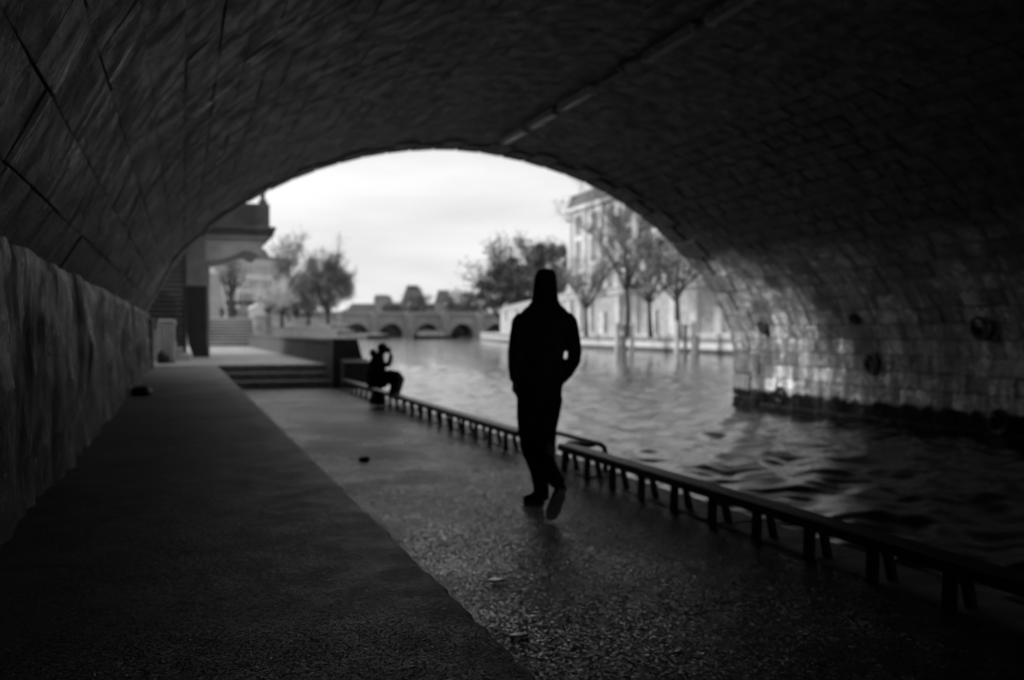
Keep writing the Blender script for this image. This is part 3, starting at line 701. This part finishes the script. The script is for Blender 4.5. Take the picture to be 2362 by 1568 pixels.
me.polygons.add(len(F)); me.polygons.foreach_set('loop_start', np.arange(0, F.size, 4, dtype=np.int32)); me.polygons.foreach_set('use_smooth', np.ones(len(F), bool))
me.update(); me.validate(); me.materials.append(M['water'])
struct_w = bpy.data.objects.new('water', me); C.objects.link(struct_w); struct_w['kind'] = 'structure'

# ------------------------------------------------------------------ trees
def tree(label, loc, H, trunk_h, spread, seed, leafy=0, twigs=1500, tw=.03, twm='twig', lean=(0, 0), group='trees along the river banks', tr=.2, upw=.5, kind='bare_tree', dome=0):
    rg = random.Random(seed); loc = Vector(loc)
    T = thing(kind, label, 'tree', loc, group)
    tb, cb = MB(), MB(); ends = []
    top = loc+Vector((lean[0], lean[1], trunk_h))
    tb.tube([loc-Vector((0, 0, .2)), loc+(top-loc)*.5+Vector((rg.uniform(-.1, .1), 0, 0)), top], [tr*1.25, tr, tr*.8], 8)
    def limb(p, d, ln, r, lev, mbb):
        pts = [p]; q = p
        for k in range(3):
            d = (d+Vector((rg.uniform(-.22, .22), rg.uniform(-.22, .22), rg.uniform(-.1, .16)))).normalized(); q = q+d*ln/3; pts.append(q)
        mbb.tube(pts, [r, r*.8, r*.6, r*.4], 5 if lev < 2 else 3, False)
        if lev >= 3: ends.extend(pts[1:]); return
        for k in range(rg.randint(3, 4)):
            b_ = pts[rg.choice((1, 2, 2, 3, 3))]; nd = (d+Vector((rg.uniform(-1, 1), rg.uniform(-1, 1), rg.uniform(-.35, .75)))*.85).normalized()
            limb(b_, nd, ln*rg.uniform(.5, .72), r*.5, lev+1, cb)
        ends.append(pts[-1])
    nl = 6
    for k in range(nl):
        a = 2*math.pi*(k+rg.random()*.6)/nl; s = spread/(H-trunk_h)
        d = Vector((math.cos(a)*s*1.0, math.sin(a)*s*1.0, rg.uniform(.55, 1.1)*upw*2)).normalized()
        limb(top-Vector((0, 0, rg.uniform(0, .15)*trunk_h)), d, (H-trunk_h)*rg.uniform(.42, .58), tr*.55, 0, tb)
    limb(top, Vector((0, 0, 1)), (H-trunk_h)*.55, tr*.6, 0, tb)
    clumps = []
    for k in range(34):
        q = Vector((rg.gauss(0, 1), rg.gauss(0, 1), rg.gauss(0, 1))).normalized()*rg.uniform(.45, .95)
        clumps.append((loc+Vector((lean[0]+q.x*spread, lean[1]+q.y*spread, (trunk_h*.85+H)/2+q.z*(H-trunk_h*.85)/2)), rg.uniform(.12, .24)*spread))
    def dpt():
        c, r_ = rg.choice(clumps); return c+Vector((rg.gauss(0, .6), rg.gauss(0, .6), rg.gauss(0, .6)))*r_
    for k in range(twigs):
        p = dpt() if rg.random() < dome else rg.choice(ends); d = Vector((rg.gauss(0, 1), rg.gauss(0, 1), rg.gauss(.3, .8))).normalized(); l = rg.uniform(.5, 1.4)*(H-trunk_h)*.09
        w = d.orthogonal().normalized()*tw; q = p+d*l; s = d.cross(w).normalized()*l*.3*rg.uniform(-1, 1)
        cb.add([p-w, p+w, q+s], [(0, 1, 2)])
    tb.build('trunk', M['bark'], T)
    cb.build('crown', M[twm], T)
    if leafy:
        lb_ = MB()
        for k in range(leafy):
            p = dpt() if rg.random() < dome else rg.choice(ends)+Vector((rg.gauss(0, 1), rg.gauss(0, 1), rg.gauss(0, 1)))*spread*.10
            a = Vector((rg.gauss(0, 1), rg.gauss(0, 1), rg.gauss(0, 1))).normalized(); b_ = a.orthogonal().normalized(); s = spread*.035*rg.uniform(.6, 1.5)
            c_ = a.cross(b_)*s*.6; b_ = b_*s
            lb_.add([p-b_-c_, p+b_-c_*.6, p+b_+c_, p-b_*.7+c_], [(0, 1, 2, 3)])
        lb_.build('foliage', M['leaf'], T)
    return T

# ------------------------------------------------------------------ island bank (far side)
qline = [(38.6,20),(40.0,55),(40.9,70),(42.2,88),(43.2,108),(48.5,140),(62,205),(74,250)]
def ribbon(pts, off0, off1, z0, z1, name, m, parent=None):
    a = [(x+off0, y) for x, y in pts]; b_ = [(x+off1, y) for x, y in pts]
    return MB().prism_z(a+b_[::-1], z0, z1).build(name, m, parent)
isl = struct(ribbon(qline, 0, 9, -2, 1.02, 'island_quay', M['pale_stone']))
ribbon(qline, -.04, .02, -.12, .22, 'lower_course', M['pale_stone'], isl); ribbon(qline, -.03, .02, .42, .80, 'upper_course', M['grey_stone'], isl)
ribbon(qline, -.05, .02, -2, -.122, 'wet_course', M['joint'], isl)
for k in range(len(qline)-1):
    (x0, y0), (x1, y1) = qline[k], qline[k+1]; n = max(1, int((y1-y0)/4.2))
    for j in range(n):
        a, b_ = j/n, (j+1)/n; p = (x0+(x1-x0)*a, y0+(y1-y0)*a+.03); q = (x0+(x1-x0)*b_, y0+(y1-y0)*b_-.03)
        MB().prism_z([(p[0]-.12, p[1]), (p[0]+1.0, p[1]), (q[0]+1.0, q[1]), (q[0]-.12, q[1])], 1.025, 1.20).build('coping_stone', M['pale_stone'], isl)
for y in (60, 74.5, 92):
    x = float(np.interp(y, [p[1] for p in qline], [p[0] for p in qline])); MB().box(x-.12, x+.05, y, y+.9, -.5, 1.0).build('recess_stair', M['dark_stone'], isl)
wline = [(44.6,20),(45.2,55),(46.6,108),(49.2,132),(59.5,180),(64.5,203)]
rw = thing('embankment_wall', 'tall pale retaining wall with buttresses along the island quay', 'wall', (47, 100, 1))
ribbon(wline, 0, 1.2, .9, 5.55, 'wall_body', M['limestone'], rw)
ribbon(wline, -.25, 1.3, 5.555, 5.75, 'coping', M['pale_stone'], rw); ribbon(wline, .1, .4, 5.755, 6.5, 'parapet', M['limestone'], rw)
y = 46
while y < 196:
    x = float(np.interp(y, [p[1] for p in wline], [p[0] for p in wline])); MB().box(x-.45, x+.1, y, y+1.1, .95, 5.3 if (y//5) % 3 else 3.6).build('buttress', M['pale_stone'], rw); y += 4.6
struct(MB().prism_z([(45.5,20),(46.2,55),(47.6,108),(50.2,132),(60.5,180),(65.5,203),(90,260),(400,260),(400,20)], .5, 5.5).build('island_ground', M['ground']))

def window(parent, p, ex, ez, w, h, deep, m_frame='pale_stone', arch=False):
    """a window part: frame standing proud, pane set back"""
    n = ex.cross(ez)
    if n.dot(-Vector(p)) < 0: n = -n
    n.z = 0; n = n.normalized()
    def q(a, b_, c): return p+ex*a+ez*b_+n*c
    mb = MB(); t_ = .14
    for (a0, a1, b0, b1) in ((-w/2-t_, -w/2, -t_, h+t_), (w/2, w/2+t_, -t_, h+t_), (-w/2, w/2, h, h+t_), (-w/2, w/2, -t_, 0), (-.05, .05, 0, h)):
        vs_ = [q(a, b_, c) for c in (-.05, .12) for a, b_ in ((a0, b0), (a1, b0), (a1, b1), (a0, b1))]
        mb.add(vs_, [(0,1,2,3),(4,7,6,5),(0,4,5,1),(1,5,6,2),(2,6,7,3),(3,7,4,0)])
    f = mb.build('window', M[m_frame], parent)
    MB().add([q(-w/2, 0, .02), q(w/2, 0, .02), q(w/2, h, .02), q(-w/2, h, .02)], [(0, 1, 2, 3)]).build('pane', M['glass'], f)
# tall building on the island
hb = thing('corner_building', 'tall pale stone building with dark slate top on the island embankment', 'building', (55, 95, 5.5))
MB().box(49.6, 75, 40, 126, 5.5, 17.2).build('wall', M['render'], hb)
MB().cbox(49.1, 75.3, 39.5, 126.4, 17.2, 17.8, .1).build('cornice', M['render'], hb)
MB().add([(49.5,40,17.81),(75,40,17.81),(75,126,17.81),(49.5,126,17.81),(50.1,40.5,19.7),(74,40.5,19.7),(74,125.95,19.7),(50.1,125.95,19.7)],
         [(0,3,2,1),(4,5,6,7),(0,1,5,4),(1,2,6,5),(2,3,7,6),(3,0,4,7)]).build('roof', M['slate'], hb)
MB().cbox(49.42, 49.62, 40, 126, 9.6, 9.9, .03).build('string_course', M['pale_stone'], hb)
for k in range(15):
    for z, h_ in ((6.2, 2.6), (10.3, 2.9), (14.1, 2.4)): window(hb, Vector((49.59, 122-5.2*k, z)), Vector((0, 1, 0)), Vector((0, 0, 1)), 1.7, h_, .2)
for k in range(16): MB().box(49.35, 49.6, 124.6-5.2*k-.5, 124.6-5.2*k+.5, 5.6, 17.18).build('pilaster', M['pale_stone'], hb)
# mooring piles in front of the island quay
for k, (px, py, Y, lb) in enumerate(((1440, 810, 82.8, 'pair of pale mooring piles in the river below the tallest bare tree'), (1580, 816, 71.5, 'pair of pale mooring piles in the river nearer the arch'))):
    p = at(px, py, Y); T = thing('mooring_piles', lb, 'mooring post', (p.x, p.y, -.44), 'mooring piles before the island quay')
    for s in (-.75, .75): MB().tube([(p.x+s, p.y, -1.5), (p.x+s, p.y, 2.1), (p.x+s, p.y, 2.2)], [.2, .2, .12], 10).build('pile', M['pale_stone'], T)
    for z in (-.1, .8, 1.7): MB().box(p.x-.6, p.x+.6, p.y-.06, p.y+.06, z, z+.08).build('rung', M['iron'], T)
    MB().box(p.x-.12, p.x+.12, p.y-.1, p.y+.1, -1.2, 1.95).build('fender', M['grey_stone'], T)
# trees of the island
for (px, D, H, th, sp_, seed, tw_, leaf, lb) in (
        (1446, 90, 13.6, 4.2, 3.3, 2, 2600, 350, 'tallest bare tree with a forked trunk on the island quay'),
        (1352, 108, 9.0, 3.0, 3.4, 5, 1900, 260, 'small bare tree on the island quay just right of the walking person'),
        (1566, 80, 9.5, 3.0, 3.6, 8, 2400, 420, 'bare tree with dark trunk nearest the arch on the island quay'),
        (1500, 92, 9.0, 3.2, 3.8, 9, 1700, 380, 'bushy low tree standing between two taller bare trees on the island')):
    p = atz(px, 768, D); tree(lb, (p.x, p.y, 1.02), H, th, sp_, seed, leaf, tw_*4, .011, 'twig', (rg.uniform(-.3, .1), 0), 'bare trees on the island quay', .22, .5, 'bare_tree', .45)
for (px, D, H, th, sp_, seed, lb) in (
        (1160, 215, 16, 3.0, 5.6, 21, 'dark leafy tree leaning over the tip of the island quay'),
        (1220, 200, 17.6, 3.0, 6.2, 22, 'largest dark leafy tree, behind the head of the walking person'),
        (1282, 185, 16.5, 3.0, 4.6, 23, 'dark leafy tree against the far end of the pale tall building')):
    p = atz(px, 765, D); tree(lb, (p.x, p.y, 1.0 if px < 1200 else 2.5), H, th, sp_, seed, 6500, 1500, .05, 'twig', (-.6, 0), 'dark leafy trees on the island', .45, .42, 'leafy_tree', .85)

# ------------------------------------------------------------------ left bank beyond the platform
fs_ = struct(MB().box(1.2, 3.85, 58.0, 58.35, .3, .72).build('far_stairs', M['dark_stone']))
for k in range(1, 9): MB().cbox(1.2, 3.85, 58.0+.352*k, 58.35+.352*k, .3, .72+.175*k-.003, .02).build('step', M['dark_stone'], fs_)
for k in range(9): MB().cbox(1.2, 3.85, 57.95+.352*k, 58.03+.352*k, .665+.175*k, .73+.175*k, .015).build('nosing', M['render'], fs_)
struct(MB().box(-9, 1.19, 58.0, 62, .1, 2.1).build('stair_landing', M['limestone']))
ck = thing('stair_wall', 'pale low wall curving down beside the far stairs', 'wall', (4, 60, .5))
MB().prism_z([(3.87,57.6),(4.4,57.2),(4.8,58),(4.9,63),(3.87,63)], .3, 2.25).build('wall_body', M['grey_stone'], ck)
lline = [(4.6,61.3),(12,110),(30,190),(55,290),(78,395)]
struct(MB().prism_z([(-9,61.2)]+lline+[(78,520),(-400,520),(-400,61.2)], -2, .55).build('left_quay', M['ground']))
struct(MB().prism_z([(-9,61.4),(3.9,61.4),(5.0,85),(9.5,125),(19,170),(40,260),(58,360),(58,520),(-400,520),(-400,61.4)], .56, 2.1).build('upper_quay', M['limestone']))
struct(MB().prism_z([(-60,61.4),(-3,61.4),(0,110),(9,165),(30,260),(46,360),(46,520),(-400,520),(-400,61.4)], 2.11, 4.6).build('street', M['ground']))
bw_ = thing('balustrade', 'pale balustrade of posts along the upper left quay', 'balustrade', (10, 125, 2.1))
pl = [(5.2,72),(5.4,85),(9.9,125),(19.4,170),(40.4,260)]
for k in range(60):
    y = 72+k*2.4; x = float(np.interp(y, [p[1] for p in pl], [p[0] for p in pl]))
    MB().box(x-.22, x+.22, y-.25, y+.25, 2.1, 3.15).build('post', M['pale_stone'], bw_)
ribbon(pl, -.25, .25, 3.152, 3.35, 'top_rail', M['pale_stone'], bw_)
pw = thing('pale_wall', 'tall bright ribbed wall with a slanting edge above the far stairs', 'wall', (2, 100, 2))
MB().prism_y([(-6,2.1),(4.3,2.1),(3.3,7.2),(2.6,8.6),(-6,8.6)], 100, 101).build('wall_body', M['render'], pw)
for k in range(7):
    MB().prism_y([(1.2+k*.42,2.3),(1.42+k*.42,2.3),(1.30+k*.33,7),(1.12+k*.33,7)], 99.85, 99.99).build('rib', M['limestone'], pw)
# houses along the left quay
def house(label, x0px, x1px, D, top, base=4.6, wallm='render', floors=4, roofh=2.5, deep=14, bays=6):
    a, b_ = atz(x0px, 765, D), atz(x1px, 765, D*1.03); ex = (b_-a); L = Vector((ex.x, ex.y, 0)).length; ex = Vector((ex.x, ex.y, 0)).normalized(); n = Vector((-ex.y, ex.x, 0))
    if n.dot(Vector((a.x, a.y, 0))) < 0: n = -n
    T = thing('house', label, 'building', (a.x, a.y, base), 'houses along the left bank')
    def pt(s, d, z): return Vector((a.x, a.y, 0))+ex*s+n*d+Vector((0, 0, z))
    def hull(s0, s1, d0, d1, z0, z1, i=0):
        return MB().add([pt(s0,d0,z0),pt(s1,d0,z0),pt(s1,d1,z0),pt(s0,d1,z0),pt(s0+i,d0+i,z1),pt(s1-i,d0+i,z1),pt(s1-i,d1-i,z1),pt(s0+i,d1-i,z1)], [(0,3,2,1),(4,5,6,7),(0,1,5,4),(1,2,6,5),(2,3,7,6),(3,0,4,7)])
    hull(0, L, 0, deep, base-3, top).build('wall', M[wallm], T)
    hull(-.3, L+.3, -.3, deep, top+.01, top+.4).build('cornice', M['pale_stone'], T)
    rf = hull(0, L, 0, deep, top+.41, top+.4+roofh, roofh*.45).build('roof', M['slate'], T)
    for s in (.2, .75): hull(L*s, L*s+1.2, deep*.4, deep*.4+.8, top+1, top+roofh+1.6).build('chimney', M['grey_stone'], rf)
    fh = (top-base)/floors
    for i in range(floors):
        for k in range(bays):
            if i == 0 and k % 2: continue
            window(T, pt(L*(k+.5)/bays, -.01, base+fh*i+fh*.22), ex, Vector((0, 0, 1)), min(1.3, L/bays*.45), fh*.58, .1)
    aw = hull(.5, L-.5, -1.4, -.05, base+2.5, base+3.0)
    aw.build('awning', M['shutter'], T)
house('grey gabled end house closing the left row, before the round tree', 628, 668, 178, 13.2, 3.8, 'grey_stone', 4, 1.2, 14, 3)
house('long pale house front half hidden by a bare pale tree', 548, 629, 165, 13.0, 3.4, 'render', 4, 2.0, 14, 7)
house('pale narrow house beside the slanting wall on the left bank', 500, 547, 150, 12.8, 3.0, 'render', 4, 1.5, 14, 4)
house('low distant house seen behind the balustrade on the left bank', 668, 730, 260, 8.2, 3.2, 'limestone', 2, 1.5, 14, 6)
for (px, base, D, H, th, sp_, seed, tw_, twm, lb) in (
        (757, 2.6, 150, 10.8, 1.2, 4.3, 31, 9500, 'twig', 'broad round bare tree standing out at the end of the left bank'),
        (712, 2.6, 165, 9.2, 1.2, 3.8, 36, 5000, 'twig', 'bare tree just behind the broad round one on the left bank'),
        (664, 3.0, 142, 13.0, 5.0, 2.4, 32, 1400, 'twig', 'slim tall bare tree rising above the end house'),
        (618, 2.1, 118, 5.6, 1.4, 2.3, 33, 1500, 'twig_pale', 'pale bushy bare tree before the long house front'),
        (650, 2.1, 128, 5.6, 1.4, 2.2, 34, 1500, 'twig_pale', 'pale bushy bare tree before the grey end house'),
        (532, 2.1, 84, 6.0, 2.4, 1.3, 35, 900, 'twig', 'dark narrow tree beside the slanting pale wall'),
        (684, 3.0, 175, 8.0, 1.4, 3.8, 37, 4200, 'twig', 'bare tree between the end house and the round tree')):
    p = atz(px, 765, D); tree(lb, (p.x, p.y, base), H, th, sp_, seed, 0, tw_, .04 if D > 100 else .02, twm, (0, 0), 'bare trees on the left bank', .25, .5, 'bare_tree', .8 if sp_ > 3 else .4)
def far_person(px, D, z, seed, label):
    p = atz(px, 765, D); T = thing('person', label, 'person', (p.x, p.y, z), 'people standing above the far stairs'); X = Vector((1, 0, 0)); Y = Vector((0, 1, 0))
    b_ = MB(); o = Vector((p.x, p.y, z))
    b_.rings([ell(o+Vector((0, 0, h_)), w, d, X, Y, 10) for h_, w, d in ((.82,.17,.12),(1.0,.16,.11),(1.2,.19,.12),(1.38,.2,.11),(1.46,.1,.08),(1.52,.055,.055),(1.56,.06,.06))])
    ball(b_, o+Vector((0, 0, 1.65)), (.085, .1, .12), X, Y, Vector((0, 0, 1)), 6, 10)
    for s in (-1, 1):
        b_.tube([o+Vector((s*.1, 0, .86)), o+Vector((s*.11, .03, .45)), o+Vector((s*.12, 0, .05)), o+Vector((s*.12, -.1, .03))], [.09,.065,.045,.04], 8)
        b_.tube([o+Vector((s*.2, 0, 1.38)), o+Vector((s*.26, .02, 1.1)), o+Vector((s*.25, -.06, .84))], [.06,.05,.04], 8)
    fuse(b_, .03, 2).build('body', M['cloth'], T, True)
for q in ((512, 96, 2.1, 1, 'dark standing person at the left of the group above the far stairs'), (519, 97, 2.1, 2, 'second dark figure of the group above the far stairs'), (541, 92, 2.1, 3, 'dark figure standing apart to the right above the far stairs')): far_person(*q)

# ------------------------------------------------------------------ old arched bridge downstream, boat, palace
ob = thing('arched_bridge', 'low stone bridge of round arches far down the river', 'bridge', (90, 425, 0))
def xw(px): return at(px, 765, 420).x
cx_ = [xw(p) for p in (742, 822, 902, 985, 1066, 1146)]; Rr = (cx_[2]-cx_[1])*.36
xs_ = np.arange(40, 150, .55); prev = None; mb = MB(); DZ = 8.2
def botz(x):
    d = min(abs(x-c) for c in cx_)
    return -1.0 if d >= Rr else -.5+math.sqrt(max(0, Rr*Rr-d*d))*1.0
for k in range(len(xs_)-1):
    x0, x1 = xs_[k], xs_[k+1]; z0, z1 = botz(x0), botz(x1)
    mb.add([(x0,420,z0),(x1,420,z1),(x1,420,DZ),(x0,420,DZ),(x0,438,z0),(x1,438,z1),(x1,438,DZ),(x0,438,DZ)], [(0,1,2,3),(4,7,6,5),(0,4,5,1),(3,2,6,7)])
mb.build('arches', M['old_bridge'], ob)
MB().box(38, 152, 419.4, 438.6, DZ, DZ+.7).build('cornice', M['grey_stone'], ob); MB().box(38, 152, 419.7, 420.2, DZ+.71, DZ+1.7).build('parapet', M['old_bridge'], ob)
for a, b_ in zip(cx_[:-1], cx_[1:]):
    c = (a+b_)/2; w = (b_-a)/2-Rr
    MB().prism_z([(c-w, 420.2), (c, 416.5), (c+w, 420.2)], -1, 3.6).build('cutwater', M['old_bridge'], ob)
    MB().tube([(c, 419.9, 3.6), (c, 419.9, DZ+1.75)], w*.85, 10).build('turret', M['old_bridge'], ob)
for k, px in enumerate((800, 862, 944, 1026, 1090)):
    x = xw(px); T = thing('street_lamp', 'tiny lamp post on the far arched bridge, ' + ('leftmost of the five', 'between the two left arches', 'above the middle pier', 'right of the middle arch', 'rightmost of the five')[k], 'lamp', (x, 420, DZ+1.7), 'lamp posts on the far bridge')
    MB().tube([(x,420,DZ+1.7),(x,420,DZ+5)], .12, 6).build('post', M['iron'], T); lump((x, 420, DZ+5.2), (.35, .35, .4), 3, M['tube'], 'lantern', T, 6, 1)
bt = thing('tour_boat', 'low river boat with a glazed cabin before the far bridge', 'boat', (52, 260, -.44))
bp = atz(1003, 765, 270); 
def bpt(s, w, z): return Vector((bp.x, bp.y, -.44))+RT*s+Vector((FW.x, FW.y, 0)).normalized()*w+Vector((0, 0, z))
ORI[bt.name] = Vector((bp.x, bp.y, -.44)); bt.location = (bp.x, bp.y, -.44)
hl_ = [(-6.4,.9,0),(-5,.0,1.9),(4,0,1.9),(6.4,.9,.5)]
mb = MB(); mb.rings([[bpt(-5.8,1,-.2),bpt(4.5,1,-.2),bpt(5.6,2,-.2),bpt(4.5,3,-.2),bpt(-5.8,3,-.2)],[bpt(-6.2,.4,.75),bpt(4.8,.4,.75),bpt(6.9,2,1.05),bpt(4.8,3.6,.75),bpt(-6.2,3.6,.75)]]); mb.build('hull', M['iron'], bt)
mb = MB(); mb.rings([[bpt(-4.8,.8,.76),bpt(2.2,.8,.76),bpt(2.2,3.2,.76),bpt(-4.8,3.2,.76)],[bpt(-4.6,.9,2.0),bpt(1.6,.9,2.0),bpt(1.6,3.1,2.0),bpt(-4.6,3.1,2.0)]]); mb.build('cabin', M['pale_stone'], bt)
mb = MB(); mb.rings([[bpt(-5,.6,2.01),bpt(2,.6,2.01),bpt(2,3.4,2.01),bpt(-5,3.4,2.01)],[bpt(-5,.6,2.2),bpt(2,.6,2.2),bpt(2,3.4,2.2),bpt(-5,3.4,2.2)]]); mb.build('cabin_roof', M['grey_stone'], bt)
for k in range(6):
    s = -4.4+k*1.05; f = MB().add([bpt(s,.78,1.0),bpt(s+.8,.78,1.0),bpt(s+.8,.83,1.8),bpt(s,.83,1.8)], [(0,1,2,3)]).build('window', M['glass'], bt)
MB().tube([bpt(3.4,2,.75), bpt(3.4,2,4.2)], .06, 6).build('mast', M['iron'], bt)
bb = atz(806, 767, 240); T = thing('moored_barge', 'dark moored barge at the tip of the left bank', 'boat', (bb.x, bb.y, -.44))
MB().rings([[(bb.x-9,bb.y-1.5,-.6),(bb.x+7,bb.y-1.5,-.6),(bb.x+9,bb.y,-.6),(bb.x+7,bb.y+1.5,-.6),(bb.x-9,bb.y+1.5,-.6)],[(bb.x-9.5,bb.y-2,.7),(bb.x+7,bb.y-2,.6),(bb.x+10.5,bb.y,.9),(bb.x+7,bb.y+2,.6),(bb.x-9.5,bb.y+2,.7)]]).build('hull', M['dark_stone'], T)
MB().cbox(bb.x-8, bb.x+1, bb.y-1.3, bb.y+1.3, .7, 1.6, .1).build('cabin', M['grey_stone'], T)
# palace behind the bridge
pal = thing('palace', 'long palace with steep pavilion roofs beyond the far bridge', 'building', (180, 640, 0))
def pblock(px0, px1, ytop, ybase, D, name, m, taper=0, parent=None, deep=25):
    a, b_, c = atz(px0, ybase, D), atz(px1, ybase, D), atz(px0, ytop, D); L = (b_-a).length; ex = (b_-a).normalized(); n = Vector((FW.x, FW.y, 0)).normalized(); i = taper*L
    def p(s, d, z): q = a+ex*s+n*d; return (q.x, q.y, z)
    return MB().add([p(0,0,a.z),p(L,0,a.z),p(L,deep,a.z),p(0,deep,a.z),p(i,i,c.z),p(L-i,i,c.z),p(L-i,deep-i,c.z),p(i,deep-i,c.z)], [(0,3,2,1),(4,5,6,7),(0,1,5,4),(1,2,6,5),(2,3,7,6),(3,0,4,7)]).build(name, m, parent or pal)
pblock(790, 1110, 714, 766, 645, 'wall', M['mass']); pblock(800, 1105, 700, 713.9, 646, 'roof', M['slate'], .03)
pblock(925, 975, 698, 766, 640, 'pavilion', M['mass']); pblock(924, 976, 662, 697.9, 640, 'pavilion_roof', M['slate'], .22); pblock(938, 962, 658, 661.9, 642, 'roof_crest', M['slate'], 0, None, 12)
pblock(1002, 1038, 700, 766, 640, 'pavilion', M['mass']); pblock(1001, 1039, 669, 699.9, 640, 'pavilion_roof', M['slate'], .22)
pblock(862, 894, 688, 766, 639, 'pavilion', M['mass']); pblock(862, 894, 680, 687.9, 639, 'pavilion_roof', M['slate'], .1)
for k in range(26):
    p = atz(800+k*12, 740, 644.4)
    if 922 < 800+k*12 < 978 or 998 < 800+k*12 < 1040: continue
    window(pal, Vector((p.x, p.y, atz(800, 728, 644).z)), RT.copy(), Vector((0, 0, 1)), 1.8, 3.2, .2, 'mass')
for (px, D, H, sp_, seed, lb) in ((1064, 470, 17, 9, 51, 'dark round tree beside the palace beyond the far bridge'), (1100, 480, 15, 8, 52, 'dark tree behind the right end of the far bridge'), (905, 500, 11, 7, 53, 'low dark tree before the palace front'), (965, 455, 13, 7.5, 54, 'dark tree in front of the tall palace pavilion')):
    p = atz(px, 765, D); tree(lb, (p.x, p.y, 6.0), H, 2.5, sp_, seed, 1800, 400, .1, 'twig', (0, 0), 'dark trees behind the far bridge', .5, .45, 'leafy_tree', .85)
struct(MB().prism_z([(30,440),(900,440),(900,1600),(-900,1600),(-900,521),(30,521)], -2, 6.0).build('far_bank', M['ground']))
struct(MB().box(-3000, 3000, 1601, 4000, -2, 8).build('far_ground', M['ground']))
